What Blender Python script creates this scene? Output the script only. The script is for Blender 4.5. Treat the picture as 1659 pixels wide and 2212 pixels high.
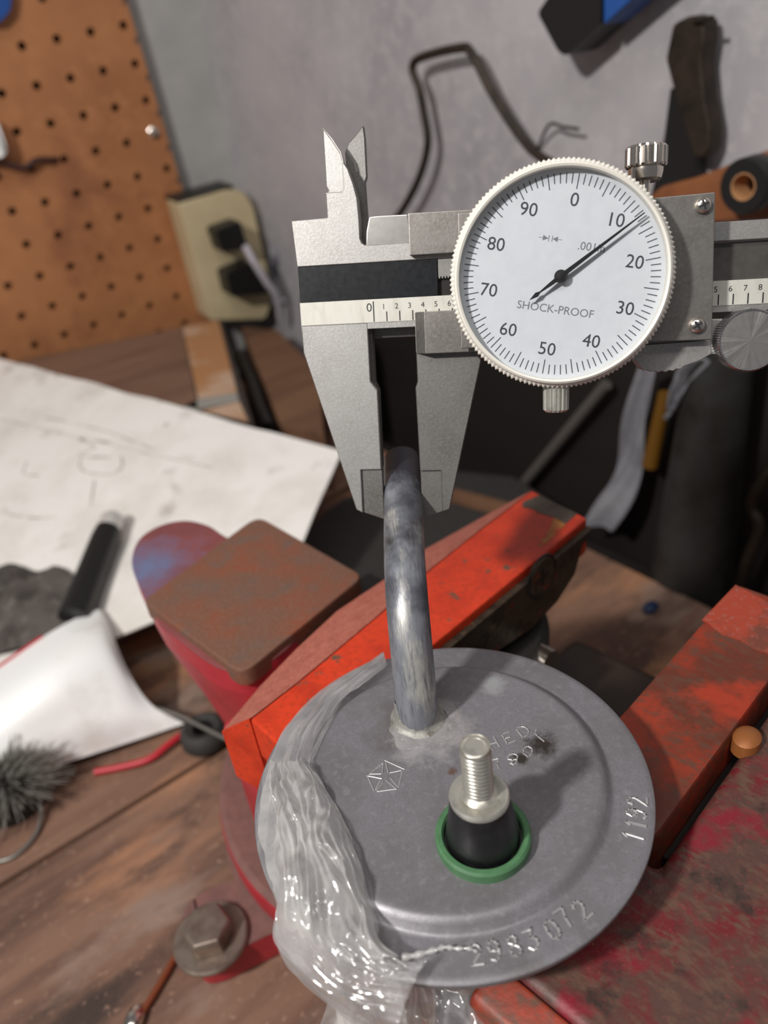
import bpy, bmesh, math, random
from mathutils import Vector, Matrix, noise
random.seed(7)
for o in list(bpy.data.objects): bpy.data.objects.remove(o)
sc = bpy.context.scene
COL = sc.collection
S = 0.001                                   # everything below is written in millimetres

# ------------------------------------------------------------------ camera
FPX, CX, CY = 1660.0, 829.5, 1106.0         # focal length and centre of a 1659 x 2212 frame
RW = Matrix(((0.98946327, -0.14478409, 0.0), (-0.07520409, -0.51394934, 0.85451765), (-0.12372056, -0.84551383, -0.51942235)))
CP = Vector((-4.44596691, -91.71457716, 112.87206715))
cd = bpy.data.cameras.new('camera'); cam = bpy.data.objects.new('camera', cd); COL.objects.link(cam)
right, up, back = RW @ Vector((1, 0, 0)), RW @ Vector((0, -1, 0)), RW @ Vector((0, 0, -1))
m = Matrix((right, up, back)).transposed().to_4x4(); m.translation = CP * S
cam.matrix_world = m
cd.sensor_fit = 'VERTICAL'; cd.sensor_height = 36; cd.sensor_width = 27; cd.lens = 36 * FPX / 2212
cd.clip_start = 0.005; cd.clip_end = 20
cd.dof.use_dof = True; cd.dof.focus_distance = 0.140; cd.dof.aperture_fstop = cd.lens / 1.9
sc.camera = cam
# ------------------------------------------------------------------ world and lamps
wd = bpy.data.worlds.new('room_air'); sc.world = wd; wd.use_nodes = True
bg = wd.node_tree.nodes['Background']; bg.inputs[0].default_value = (0.92, 0.95, 1.0, 1); bg.inputs[1].default_value = 0.14
def lamp(name, loc, target, sx, sy, watts, color):
    l = bpy.data.lights.new(name, 'AREA'); l.shape = 'RECTANGLE'; l.size = sx * S; l.size_y = sy * S
    l.energy = watts; l.color = color
    o = bpy.data.objects.new(name, l); COL.objects.link(o); o.location = Vector(loc) * S
    o.rotation_euler = (Vector(target) - Vector(loc)).to_track_quat('-Z', 'Y').to_euler()
    return o
lamp('workshop_lamp', (-395, -275, 470), (0, 60, 0), 46, 46, 5.0, (1.0, 0.97, 0.93))
lamp('ceiling_lamp', (-100, -700, 1500), (0, 100, 0), 1200, 300, 8.5, (1.0, 0.96, 0.92))
sc.view_settings.view_transform = 'Standard'; sc.view_settings.look = 'None'
sc.view_settings.exposure = 0.0; sc.view_settings.gamma = 1.0; sc.view_settings.use_curve_mapping = False

# ------------------------------------------------------------------ helpers: points
def ray(px, py): return RW @ Vector(((px - CX) / FPX, (py - CY) / FPX, 1.0))
def atp(px, py, p0, n):
    r = ray(px, py); return CP + r * ((p0 - CP).dot(n) / r.dot(n))
def at(px, py, z): return atp(px, py, Vector((0, 0, z)), Vector((0, 0, 1)))
def dep(px, py, d): return CP + ray(px, py) * d
def F(o, X, Y, Z):
    o, X, Y, Z = Vector(o), Vector(X), Vector(Y), Vector(Z)
    return lambda x, y, z=0.0: o + X * x + Y * y + Z * z
W0 = F((0, 0, 0), (1, 0, 0), (0, 1, 0), (0, 0, 1))
def frz(o, deg):
    c, s = math.cos(math.radians(deg)), math.sin(math.radians(deg))
    return F(o, (c, s, 0), (-s, c, 0), (0, 0, 1))
def axis_frame(o, ax):
    ax = Vector(ax).normalized(); h = Vector((0, 0, 1)) if abs(ax.z) < .9 else Vector((1, 0, 0))
    x = h.cross(ax).normalized(); return F(o, x, ax.cross(x), ax)
def spline(pts, n=8):
    pts = [Vector(p) for p in pts]; out = []
    P = [pts[0] * 2 - pts[1]] + pts + [pts[-1] * 2 - pts[-2]]
    for i in range(1, len(P) - 2):
        a, b, c, d = P[i - 1:i + 3]
        for k in range(n):
            t = k / n
            out.append(0.5 * ((2 * b) + (c - a) * t + (2 * a - 5 * b + 4 * c - d) * t * t + (3 * b - a - 3 * c + d) * t ** 3))
    out.append(pts[-1]); return out
# ------------------------------------------------------------------ helpers: meshes
ORG = {}
class MB:
    def __init__(s): s.v = []; s.f = []
    def add(s, v, f):
        k = len(s.v); s.v += [Vector(p) for p in v]; s.f += [tuple(i + k for i in q) for q in f]; return s
    def prism(s, poly, lo, hi, fr=W0, top=None):
        n = len(poly); top = top or poly
        v = [fr(x, y, lo) for x, y in poly] + [fr(x, y, hi) for x, y in top]
        f = [tuple(range(n))[::-1], tuple(range(n, 2 * n))] + [(i, (i + 1) % n, n + (i + 1) % n, n + i) for i in range(n)]
        return s.add(v, f)
    def hull(s, bot, top):                   # two rings of world points
        n = len(bot)
        return s.add(list(bot) + list(top), [tuple(range(n))[::-1], tuple(range(n, 2 * n))] + [(i, (i + 1) % n, n + (i + 1) % n, n + i) for i in range(n)])
    def box(s, x0, x1, y0, y1, z0, z1, fr=W0): return s.prism([(x0, y0), (x1, y0), (x1, y1), (x0, y1)], z0, z1, fr)
    def lathe(s, prof, fr=W0, n=48, rmod=None):
        v = []; f = []; rows = []
        for r, z in prof:
            if r < 1e-6: rows.append([len(v)]); v.append(fr(0, 0, z)); continue
            row = []
            for i in range(n):
                a = 2 * math.pi * i / n; rr = r * (rmod(i, r, z) if rmod else 1)
                row.append(len(v)); v.append(fr(rr * math.cos(a), rr * math.sin(a), z))
            rows.append(row)
        for A, B in zip(rows, rows[1:]):
            for i in range(n):
                j = (i + 1) % n
                if len(A) == 1 and len(B) == 1: continue
                if len(A) == 1: f.append((A[0], B[i], B[j]))
                elif len(B) == 1: f.append((A[i], A[j], B[0]))
                else: f.append((A[i], A[j], B[j], B[i]))
        return s.add(v, f)
    def tube(s, path, r, n=10, caps=True):
        path = [Vector(p) for p in path]; N = len(path)
        rs = r if isinstance(r, (list, tuple)) else [r] * N
        t0 = (path[1] - path[0]).normalized(); h = Vector((0, 0, 1)) if abs(t0.z) < .9 else Vector((1, 0, 0))
        x = h.cross(t0).normalized(); v = []; f = []
        for i, p in enumerate(path):
            t = (path[min(i + 1, N - 1)] - path[max(i - 1, 0)]).normalized()
            x = (x - t * x.dot(t)).normalized(); y = t.cross(x)
            for k in range(n):
                a = 2 * math.pi * k / n; v.append(p + (x * math.cos(a) + y * math.sin(a)) * rs[i])
        for i in range(N - 1):
            for k in range(n):
                j = (k + 1) % n; f.append((i * n + k, i * n + j, (i + 1) * n + j, (i + 1) * n + k))
        if caps: f += [tuple(range(n))[::-1], tuple(range((N - 1) * n, N * n))]
        return s.add(v, f)
    def grid(s, pts, thick=None):            # rows of world points, optionally made thick
        R, C = len(pts), len(pts[0]); v = [p for row in pts for p in row]
        f = [(i * C + j, i * C + j + 1, (i + 1) * C + j + 1, (i + 1) * C + j) for i in range(R - 1) for j in range(C - 1)]
        if thick is None: return s.add(v, f)
        nr = []
        for i in range(R):
            for j in range(C):
                a = pts[min(i + 1, R - 1)][j] - pts[max(i - 1, 0)][j]; b = pts[i][min(j + 1, C - 1)] - pts[i][max(j - 1, 0)]
                q = a.cross(b); nr.append(q.normalized() if q.length > 1e-9 else Vector((0, 0, 1)))
        K = len(v); v2 = [p - q * thick for p, q in zip(v, nr)]
        f2 = [tuple(k + K for k in q)[::-1] for q in f]
        ring = [j for j in range(C)] + [i * C + C - 1 for i in range(1, R)] + [(R - 1) * C + j for j in range(C - 2, -1, -1)] + [i * C for i in range(R - 2, 0, -1)]
        side = [(ring[k], ring[(k + 1) % len(ring)], ring[(k + 1) % len(ring)] + K, ring[k] + K) for k in range(len(ring))]
        return s.add(v + v2, f + f2 + side)
    def build(s, name, mat, parent=None, bevel=0, seg=2, smooth=35, origin=None, kind=None, label=None):
        root = parent
        if root is not None: org = ORG[root.name]
        elif origin is not None: org = Vector(origin)
        else:
            xs = [p.x for p in s.v]; ys = [p.y for p in s.v]; zs = [p.z for p in s.v]
            org = Vector(((min(xs) + max(xs)) / 2, (min(ys) + max(ys)) / 2, min(zs)))
        me = bpy.data.meshes.new(name)
        me.from_pydata([(p - org) * S for p in s.v], [], s.f)
        bm = bmesh.new(); bm.from_mesh(me)
        bmesh.ops.recalc_face_normals(bm, faces=bm.faces)
        if bevel:
            ed = [e for e in bm.edges if len(e.link_faces) == 2 and e.calc_face_angle(0) > math.radians(28)]
            bmesh.ops.bevel(bm, geom=ed, offset=bevel * S, segments=seg, affect='EDGES', profile=.5, clamp_overlap=True)
        bm.to_mesh(me); bm.free()
        if smooth: me.shade_smooth(); me.set_sharp_from_angle(angle=math.radians(smooth))
        me.materials.append(mat)
        o = bpy.data.objects.new(name, me); COL.objects.link(o)
        ORG[o.name] = org
        if root is not None: o.parent = root
        else: o.location = org * S
        if bevel and smooth: wn = o.modifiers.new('weighted_normal', 'WEIGHTED_NORMAL'); wn.keep_sharp = True
        if kind: o['kind'] = kind
        if label: o['label'] = label
        return o
def thing(name, label, cat, org, group=None):
    o = bpy.data.objects.new(name, None); COL.objects.link(o); org = Vector(org); o.location = org * S
    o.empty_display_size = .01; ORG[o.name] = org; o['label'] = label; o['category'] = cat
    if group: o['group'] = group
    return o
def tag(o, label, cat, group=None):
    o['label'] = label; o['category'] = cat
    if group: o['group'] = group
    return o
def struct(o): o['kind'] = 'structure'; return o
def text_into(mb, txt, size, fr, x, y, z, align='CENTER', depth=.02, bold=0.0):
    cu = bpy.data.curves.new('t', 'FONT'); cu.body = txt; cu.size = size; cu.align_x = align; cu.align_y = 'CENTER'
    cu.extrude = depth; cu.resolution_u = 3; cu.offset = bold
    ob = bpy.data.objects.new('t', cu); COL.objects.link(ob); bpy.context.view_layer.update()
    me = ob.evaluated_get(bpy.context.evaluated_depsgraph_get()).to_mesh()
    mb.add([fr(x + v.co.x, y + v.co.y, z + v.co.z) for v in me.vertices], [tuple(p.vertices) for p in me.polygons])
    bpy.data.objects.remove(ob); bpy.data.curves.remove(cu)
# ------------------------------------------------------------------ helpers: materials
def lin(c): return tuple((x / 255 / 12.92 if x / 255 <= .04045 else ((x / 255 + .055) / 1.055) ** 2.4) for x in c) + (1.0,)
def pm(name, col, rough=.5, metal=0.0, layers=(), bump=None, alpha=1.0, spec=.5, rvar=None, aniso=0.0):
    """layers: (colour, noise scale, lo, hi, stretch xyz, rotation z degrees, detail)"""
    mt = bpy.data.materials.new(name); mt.use_nodes = True; nt = mt.node_tree; N = nt.nodes; L = nt.links
    b = N['Principled BSDF']; tc = N.new('ShaderNodeTexCoord')
    b.inputs['Roughness'].default_value = rough; b.inputs['Metallic'].default_value = metal
    b.inputs['Specular IOR Level'].default_value = spec; b.inputs['Alpha'].default_value = alpha
    b.inputs['Anisotropic'].default_value = aniso
    def nz(scale, st=(1, 1, 1), rot=0, det=5, off=0):
        mp = N.new('ShaderNodeMapping'); mp.inputs['Rotation'].default_value = (0, 0, math.radians(-rot)); mp.inputs['Location'].default_value = (off, off, off)
        m2 = N.new('ShaderNodeVectorMath'); m2.operation = 'MULTIPLY'; m2.inputs[1].default_value = st
        L.new(tc.outputs['Object'], mp.inputs['Vector']); L.new(mp.outputs[0], m2.inputs[0])
        n = N.new('ShaderNodeTexNoise'); n.inputs['Scale'].default_value = scale; n.inputs['Detail'].default_value = det; n.inputs['Roughness'].default_value = .62
        L.new(m2.outputs[0], n.inputs['Vector']); return n
    cur = None
    for i, ly in enumerate(layers):
        c2, scale, lo, hi = ly[:4]; st = ly[4] if len(ly) > 4 else (1, 1, 1); rot = ly[5] if len(ly) > 5 else 0; det = ly[6] if len(ly) > 6 else 5
        n = nz(scale, st, rot, det, .013 * (i + 1))
        mr = N.new('ShaderNodeMapRange'); mr.inputs['From Min'].default_value = lo; mr.inputs['From Max'].default_value = hi
        L.new(n.outputs['Fac'], mr.inputs['Value'])
        mx = N.new('ShaderNodeMix'); mx.data_type = 'RGBA'
        if cur is None: mx.inputs['A'].default_value = lin(col)
        else: L.new(cur, mx.inputs['A'])
        mx.inputs['B'].default_value = lin(c2); L.new(mr.outputs[0], mx.inputs['Factor']); cur = mx.outputs['Result']
    if cur is None: b.inputs['Base Color'].default_value = lin(col)
    else: L.new(cur, b.inputs['Base Color'])
    if rvar:
        n = nz(rvar[0], rvar[3] if len(rvar) > 3 else (1, 1, 1)); mr = N.new('ShaderNodeMapRange'); mr.inputs['From Min'].default_value = .3; mr.inputs['From Max'].default_value = .7
        mr.inputs['To Min'].default_value = rvar[1]; mr.inputs['To Max'].default_value = rvar[2]
        L.new(n.outputs['Fac'], mr.inputs['Value']); L.new(mr.outputs[0], b.inputs['Roughness'])
    if bump:
        n = nz(bump[1], bump[3] if len(bump) > 3 else (1, 1, 1), bump[4] if len(bump) > 4 else 0, 6)
        bp = N.new('ShaderNodeBump'); bp.inputs['Strength'].default_value = bump[0]; bp.inputs['Distance'].default_value = bump[2] * S
        L.new(n.outputs['Fac'], bp.inputs['Height']); L.new(bp.outputs[0], b.inputs['Normal'])
    return mt
def spot_stain(mt, world_mm, org, radius, color, soft=.6, nscale=300):
    """a stain with its own ragged shape at one place of a surface"""
    nt = mt.node_tree; N = nt.nodes; L = nt.links; b = N['Principled BSDF']
    p = (Vector(world_mm) - Vector(org)) * S
    tc = N.new('ShaderNodeTexCoord'); d = N.new('ShaderNodeVectorMath'); d.operation = 'DISTANCE'; d.inputs[1].default_value = p
    L.new(tc.outputs['Object'], d.inputs[0])
    n = N.new('ShaderNodeTexNoise'); n.inputs['Scale'].default_value = nscale; n.inputs['Detail'].default_value = 6; n.inputs['Roughness'].default_value = .7
    L.new(tc.outputs['Object'], n.inputs['Vector'])
    m1 = N.new('ShaderNodeMath'); m1.operation = 'MULTIPLY_ADD'; m1.inputs[1].default_value = -2 * radius * S; m1.inputs[2].default_value = radius * S
    L.new(n.outputs['Fac'], m1.inputs[0])
    m2 = N.new('ShaderNodeMath'); m2.operation = 'ADD'; L.new(d.outputs['Value'], m2.inputs[0]); L.new(m1.outputs[0], m2.inputs[1])
    mr = N.new('ShaderNodeMapRange'); mr.inputs['From Min'].default_value = radius * S; mr.inputs['From Max'].default_value = radius * S * (1 - soft); L.new(m2.outputs[0], mr.inputs['Value'])
    mx = N.new('ShaderNodeMix'); mx.data_type = 'RGBA'; mx.inputs['B'].default_value = lin(color); L.new(mr.outputs[0], mx.inputs['Factor'])
    src = b.inputs['Base Color'].links
    if src: L.new(src[0].from_socket, mx.inputs['A'])
    else: mx.inputs['A'].default_value = b.inputs['Base Color'].default_value
    L.new(mx.outputs['Result'], b.inputs['Base Color'])

M = {}
M['steel'] = pm('satin_steel', (172, 170, 167), .48, .8, [((160, 157, 153), 120, .4, .75), ((184, 182, 180), 2200, .45, .7)], (.12, 2500, .15))
M['steel_shaded'] = pm('shaded_steel', (128, 126, 123), .5, .8, [((114, 110, 105), 90, .4, .7), ((138, 136, 133), 2200, .45, .7)], (.15, 2500, .15))  # darker copy of the satin steel, with shade put into the colour
M['steel_plate'] = pm('gauge_plate_steel', (142, 138, 134), .45, .85, [((122, 117, 112), 120, .4, .7), ((150, 146, 142), 1500, .45, .7)], (.1, 2000, .2))
M['steel_bright'] = pm('bright_steel', (200, 197, 192), .32, .9, [((190, 186, 180), 900, .4, .7)])
M['chrome'] = pm('nickel_plate', (225, 215, 205), .18, 1.0)
M['scale'] = pm('scale_satin', (208, 206, 197), .5, .25, [((186, 182, 172), 700, .5, .8, (1, .2, .2)), ((194, 190, 180), 150, .5, .8)])
M['inlay'] = pm('black_inlay', (11, 14, 19), .35, .1, [((17, 20, 26), 1600, .5, .75), ((120, 120, 120), 2600, .74, .78)], rvar=(900, .33, .4))
M['ink'] = pm('black_ink', (30, 32, 36), .6)
M['ink_grey'] = pm('grey_ink', (120, 124, 128), .7)
M['dialwhite'] = pm('dial_white', (214, 219, 225), .5, 0, [((208, 213, 219), 400, .4, .7)])
M['bezel'] = pm('ivory_plastic', (226, 222, 212), .35)
M['needle'] = pm('needle_black', (26, 26, 28), .4)
M['groove'] = pm('groove_steel', (112, 108, 104), .45, .8, [((96, 92, 88), 300, .4, .7)])
M['zinc'] = pm('zinc_sheet', (126, 123, 128), .38, .3, [((110, 106, 108), 60, .42, .68), ((136, 134, 139), 700, .5, .75), ((98, 91, 88), 45, .58, .74), ((112, 110, 114), 2600, .5, .7)], (.15, 1500, .2), rvar=(200, .36, .52))
M['zinc_glint'] = pm('zinc_stamp_glint', (205, 203, 203), .25, .7)  # brighter than the sheet: highlight of the stamped strokes put into the colour
M['pipe'] = pm('galvanised_pipe', (136, 139, 146), .4, .4, [((86, 88, 96), 60, .46, .58), ((184, 182, 176), 90, .54, .66, (1.6, .6, .6)), ((104, 104, 110), 700, .5, .72, (3, .3, .3)), ((62, 58, 58), 50, .60, .72)], (.2, 700, .3, (3, .4, .4)))
M['pipe_foot'] = pm('solder_grey', (150, 148, 142), .5, .4, [((110, 104, 96), 400, .5, .7), ((190, 188, 184), 700, .6, .75)], (.5, 700, .4))
M['residue'] = pm('white_residue', (148, 144, 145), .6, .15, [((128, 124, 124), 300, .4, .65), ((168, 164, 163), 700, .58, .7)], (.6, 500, .4))
M['stud'] = pm('stud_zinc', (205, 202, 192), .32, .75, [((170, 166, 156), 500, .5, .75)])
M['rubber'] = pm('black_rubber', (22, 22, 24), .34, 0, [((36, 36, 38), 500, .5, .75)], (.15, 900, .2), rvar=(300, .25, .45))
M['green'] = pm('green_seal', (76, 120, 82), .5, 0, [((66, 104, 70), 400, .4, .7)])
M['orange'] = pm('orange_paint', (204, 58, 26), .42, 0, [((176, 44, 20), 120, .45, .7), ((96, 74, 58), 200, .655, .675), ((170, 52, 26), 700, .5, .7)], (.25, 500, .4))
M['orange_dusty'] = pm('dusty_orange_paint', (170, 96, 80), .7, 0, [((150, 78, 64), 300, .4, .7), ((188, 122, 104), 1500, .5, .7)], (.2, 1500, .2))
M['orange_worn'] = pm('worn_orange_paint', (142, 48, 24), .5, .05, [((98, 44, 28), 60, .42, .56, (1, 1, 1), 0, 10), ((92, 58, 44), 600, .48, .64, (.5, 1, 1), -49, 8), ((158, 52, 28), 45, .56, .66), ((208, 150, 130), 900, .74, .77)], (.3, 700, .3))
M['jaw_face'] = pm('oily_jaw_steel', (78, 66, 54), .45, .6, [((50, 42, 34), 200, .45, .65), ((150, 44, 26), 110, .58, .66), ((120, 104, 84), 500, .6, .75)], (.4, 500, .5))
M['red'] = pm('red_paint', (176, 48, 58), .45, 0, [((150, 40, 48), 80, .4, .7)])
M['red_worn'] = pm('worn_red_paint', (104, 28, 34), .5, .05, [((82, 58, 50), 90, .42, .54, (1, 1, 1), 0, 12), ((96, 70, 58), 700, .48, .62, (.5, 1, 1), 130, 10), ((124, 26, 40), 50, .54, .62, (1, 1, 1), 0, 12), ((52, 40, 36), 120, .55, .66, (1, 1, 1), 0, 12), ((176, 136, 66), 420, .72, .735), ((128, 56, 56), 1600, .6, .72)], (.45, 700, .4))
M['anvil'] = pm('rusty_anvil', (118, 82, 66), .6, .2, [((140, 74, 50), 60, .45, .65), ((104, 88, 80), 130, .5, .7), ((128, 94, 76), 900, .45, .7)], (.2, 900, .3))
M['anvil_blue'] = pm('heat_blued_paint', (134, 74, 74), .5, .1, [((118, 66, 68), 60, .4, .7)], (.1, 900, .2))
M['base_dusty'] = pm('dusty_red_base', (120, 84, 78), .7, 0, [((104, 72, 68), 200, .4, .7)], (.2, 900, .2))
M['bolt'] = pm('bolt_steel', (150, 136, 124), .4, .7, [((118, 100, 90), 200, .4, .7)])
M['wood'] = pm('bench_wood', (126, 94, 76), .7, 0, [((84, 60, 50), 30, .44, .58, (.12, 1, 1), 33, 10), ((168, 120, 88), 14, .52, .62, (.3, 1, 1), 33, 9), ((136, 114, 101), 20, .54, .64, (.5, 1, 1), 33, 10), ((58, 44, 38), 34, .57, .68, (.45, 1, 1), 33, 12), ((116, 62, 50), 22, .6, .7, (.2, 1, 1), 33, 8), ((154, 122, 104), 420, .6, .72)], (.5, 240, .8, (.1, 1, 1), 33))
M['wood_dark'] = pm('dark_plank', (24, 16, 13), .7, 0, [((16, 11, 9), 40, .4, .7, (.2, 1, 1), -58, 6)])
M['wood_mid'] = pm('brown_scrap_wood', (120, 86, 62), .7, 0, [((88, 60, 44), 40, .4, .7, (.2, 1, 1), 33, 6)])
M['wall'] = pm('grey_wall_paint', (176, 172, 174), .75, 0, [((150, 146, 150), 9, .4, .7), ((120, 116, 116), 40, .68, .78), ((186, 182, 182), 120, .5, .8)], (.1, 80, 1))
M['wall_l'] = pm('pale_post_paint', (172, 170, 166), .7, 0, [((150, 150, 150), 12, .4, .7)])
M['peg'] = pm('tempered_hardboard', (174, 116, 74), .6, 0, [((154, 100, 62), 14, .4, .7), ((182, 124, 80), 60, .5, .75), ((124, 74, 52), 8, .62, .75)], (.05, 300, .5))
M['paper'] = pm('soiled_paper', (232, 228, 223), .8, 0, [((212, 206, 199), 20, .45, .7), ((168, 156, 150), 26, .58, .74, (1, 1, 1), 0, 10), ((120, 108, 102), 70, .66, .74, (.5, 1, 1), 30, 10)], (.3, 25, 2))
M['white'] = pm('white_plastic', (252, 252, 251), .4, 0, [((222, 220, 212), 30, .5, .75), ((150, 146, 140), 110, .74, .78)])
M['cream'] = pm('cream_plastic', (204, 188, 152), .5, 0, [((188, 170, 134), 20, .4, .7)])
M['black'] = pm('black_plastic', (20, 19, 19), .45)
M['iron'] = pm('brown_iron', (58, 48, 38), .5, .5, [((36, 30, 26), 120, .4, .7)])
M['mat'] = pm('black_rubber_mat', (52, 50, 48), .7, 0, [((40, 38, 37), 400, .4, .7)], (.3, 900, .4))
M['darkmetal'] = pm('dark_sheet_metal', (58, 58, 56), .5, .4, [((40, 36, 32), 30, .4, .65)])
M['rag'] = pm('pale_grey_rag', (132, 132, 138), .8, 0, [((104, 104, 110), 40, .4, .7)], (.3, 200, 1))
M['blue'] = pm('blue_tape', (30, 78, 150), .5)
M['leather'] = pm('brown_leather', (136, 82, 46), .6, 0, [((110, 62, 32), 40, .4, .7)])
M['redwire'] = pm('red_insulation', (178, 30, 44), .4)
M['greywire'] = pm('grey_wire', (130, 126, 120), .4, .5)
M['copper'] = pm('copper_wire', (150, 84, 56), .4, .6)
M['bristle'] = pm('brush_wire', (160, 157, 150), .5, .3)
M['tan'] = pm('tan_print', (170, 122, 82), .6, 0, [((190, 160, 136), 16, .45, .6)])
M['boxtop'] = pm('wood_print_card', (124, 96, 80), .5, 0, [((96, 72, 60), 22, .4, .65, (1, .15, 1), 120, 6), ((150, 124, 108), 12, .55, .75, (1, .3, 1), 120, 5)])
M['boxgrey'] = pm('grey_print_card', (150, 148, 142), .5)
M['darkcard'] = pm('dark_card_side', (54, 48, 46), .6)
M['yellow'] = pm('yellow_plastic', (104, 70, 16), .5)
M['orangeplastic'] = pm('orange_plastic', (190, 92, 40), .45)
# clear films
def film(name, tint, a0, a1, gloss=.14, rough=.12, nscale=160):
    """thin clear film: mostly see-through, a little milky, with a glossy skin"""
    mt = bpy.data.materials.new(name); mt.use_nodes = True; nt = mt.node_tree; N = nt.nodes; L = nt.links
    N.remove(N['Principled BSDF']); out_ = N['Material Output']
    tr = N.new('ShaderNodeBsdfTransparent'); tr.inputs[0].default_value = (.97, .97, .97, 1)
    df = N.new('ShaderNodeBsdfDiffuse'); df.inputs[0].default_value = lin(tint)
    tl = N.new('ShaderNodeBsdfTranslucent'); tl.inputs[0].default_value = lin(tint)
    gl = N.new('ShaderNodeBsdfGlossy'); gl.inputs[0].default_value = (1, 1, 1, 1); gl.inputs['Roughness'].default_value = rough
    tc = N.new('ShaderNodeTexCoord'); n = N.new('ShaderNodeTexNoise'); n.inputs['Scale'].default_value = nscale; n.inputs['Detail'].default_value = 6
    L.new(tc.outputs['Object'], n.inputs['Vector'])
    mr = N.new('ShaderNodeMapRange'); mr.inputs['From Min'].default_value = .35; mr.inputs['From Max'].default_value = .7
    mr.inputs['To Min'].default_value = a0; mr.inputs['To Max'].default_value = a1; L.new(n.outputs['Fac'], mr.inputs['Value'])
    m0 = N.new('ShaderNodeMixShader'); m0.inputs[0].default_value = .35; L.new(df.outputs[0], m0.inputs[1]); L.new(tl.outputs[0], m0.inputs[2])
    m1 = N.new('ShaderNodeMixShader'); L.new(mr.outputs[0], m1.inputs[0]); L.new(tr.outputs[0], m1.inputs[1]); L.new(m0.outputs[0], m1.inputs[2])
    m2 = N.new('ShaderNodeMixShader'); m2.inputs[0].default_value = gloss; L.new(m1.outputs[0], m2.inputs[1]); L.new(gl.outputs[0], m2.inputs[2])
    L.new(m2.outputs[0], out_.inputs['Surface']); return mt
M['film'] = film('clear_bag_film', (218, 215, 215), .08, .42, .14, .1, 110)
M['film2'] = film('folded_bag_film', (232, 229, 227), .26, .72, .15, .09)
M['crystal'] = film('dial_crystal', (255, 255, 255), 0, 0, .03, .02)

# ================================================================== the setting
# pegboard plane (solved from its 25.4 mm hole grid)
PR1 = (RW @ Vector((0.8358, -0.41888, 0.3548))).normalized(); PR2 = RW @ Vector((0.116, 0.8233, 0.5556)); PR2 = (PR2 - PR1 * PR1.dot(PR2)).normalized()
PT = RW @ Vector((-195.9, -366.1, 578.1)) + CP; PN = PR2.cross(PR1).normalized()
if PN.dot(CP - PT) < 0: PN = -PN
FP = F(PT, PR1, -PR2, PN)                    # x along the board, y up, z out towards the bench
def pegp(px, py, w=0): return atp(px, py, PT + PN * w, PN)
CORNER = pegp(472, 200, -12)
WA = math.radians(-58); WD = Vector((math.cos(WA), math.sin(WA), 0)); WN = Vector((math.sin(WA), -math.cos(WA), 0))
if WN.dot(CP - CORNER) < 0: WN = -WN
FW = F(CORNER, WD, (0, 0, 1), WN)
def wallp(px, py, w=0): return atp(px, py, CORNER + WN * w, WN)
def wxy(px, py, w=0):
    q = wallp(px, py, w) - CORNER; return (q.dot(WD), q.z)
def pxy(px, py, w=0):
    q = pegp(px, py, w) - PT; return (q.dot(PR1), -q.dot(PR2))
ZB = -135.0                                  # bench top
struct(MB().box(-20, 900, -500, 500, -14, 0, FW).build('wall_right', M['wall']))
struct(MB().box(-500, 400, -420, 420, -30, -12.5, FP).build('wall_left', M['wall_l']))
struct(MB().box(-900, 900, -300, 1000, -900, -880).build('floor', M['wood_dark']))
# pegboard with real holes
pb = thing('pegboard', 'brown perforated hardboard panel on the left wall', 'pegboard', FP(0, 0, 0))
mb = MB(); P = 25.4
edge_r = pxy(396, 415)[0]; NX, NY0, NY1 = 9, -3, 11; K = 10; RH = 3.1
def peg_cell(mb, cx, cy, x0, x1, y0, y1):
    sq = []
    for k in range(K * 4 // K * K):
        pass
    ring = []; out = []
    for k in range(12):
        a = 2 * math.pi * k / 12 + math.pi / 12; ring.append((cx + RH * math.cos(a), cy + RH * math.sin(a)))
        c, s_ = math.cos(a), math.sin(a); t = min((x1 - cx) / c if c > 0 else (x0 - cx) / c, (y1 - cy) / s_ if s_ > 0 else (y0 - cy) / s_)
        out.append((cx + c * t, cy + s_ * t))
    v = [FP(*p, 0) for p in ring] + [FP(*p, 0) for p in out] + [FP(*p, -4) for p in ring]; f = []
    corners = [(x1, y1), (x0, y1), (x0, y0), (x1, y0)]
    for k in range(12):
        j = (k + 1) % 12; f.append((k, 12 + k, 12 + j, j)); f.append((k, j, 24 + j, 24 + k))
        if k in (1, 4, 7, 10):
            v.append(FP(*corners[(k - 1) // 3], 0)); f.append((12 + k, len(v) - 1, 12 + j))
    mb.add(v, f)
for i in range(-NX, 1):
    for j in range(NY0, NY1):
        x, y = i * P, -j * P
        x1 = x + P / 2 if i < 0 else edge_r
        peg_cell(mb, x, y, x - P / 2, x1, y - P / 2, y + P / 2)
y0, y1 = -(NY1 - 1) * P - P / 2, -NY0 * P + P / 2
mb.add([FP(edge_r, y0, 0), FP(edge_r, y1, 0), FP(edge_r, y1, -5), FP(edge_r, y0, -5)], [(0, 1, 2, 3)])
mb.build('panel', M['peg'], pb, smooth=0)
MB().box(-NX * P - P / 2, edge_r - 2, y0, y1, -9, -6.5, FP).build('backing_panel', M['wood_dark'], pb, smooth=0)
q = pegp(331, 285, 0)
MB().lathe([(0, 2.4), (2.5, 2), (4.2, .8), (4.4, 0), (0, 0)], axis_frame(q, PN), 20).build('screw_head', M['chrome'], pb)
# added near-black board standing in for the dark zone low on the right wall
struct(MB().box(150, 700, -330, wxy(1640, 640, 8)[1], .5, 8, FW).build('added_dark_board_1', M['wood_dark']))
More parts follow.
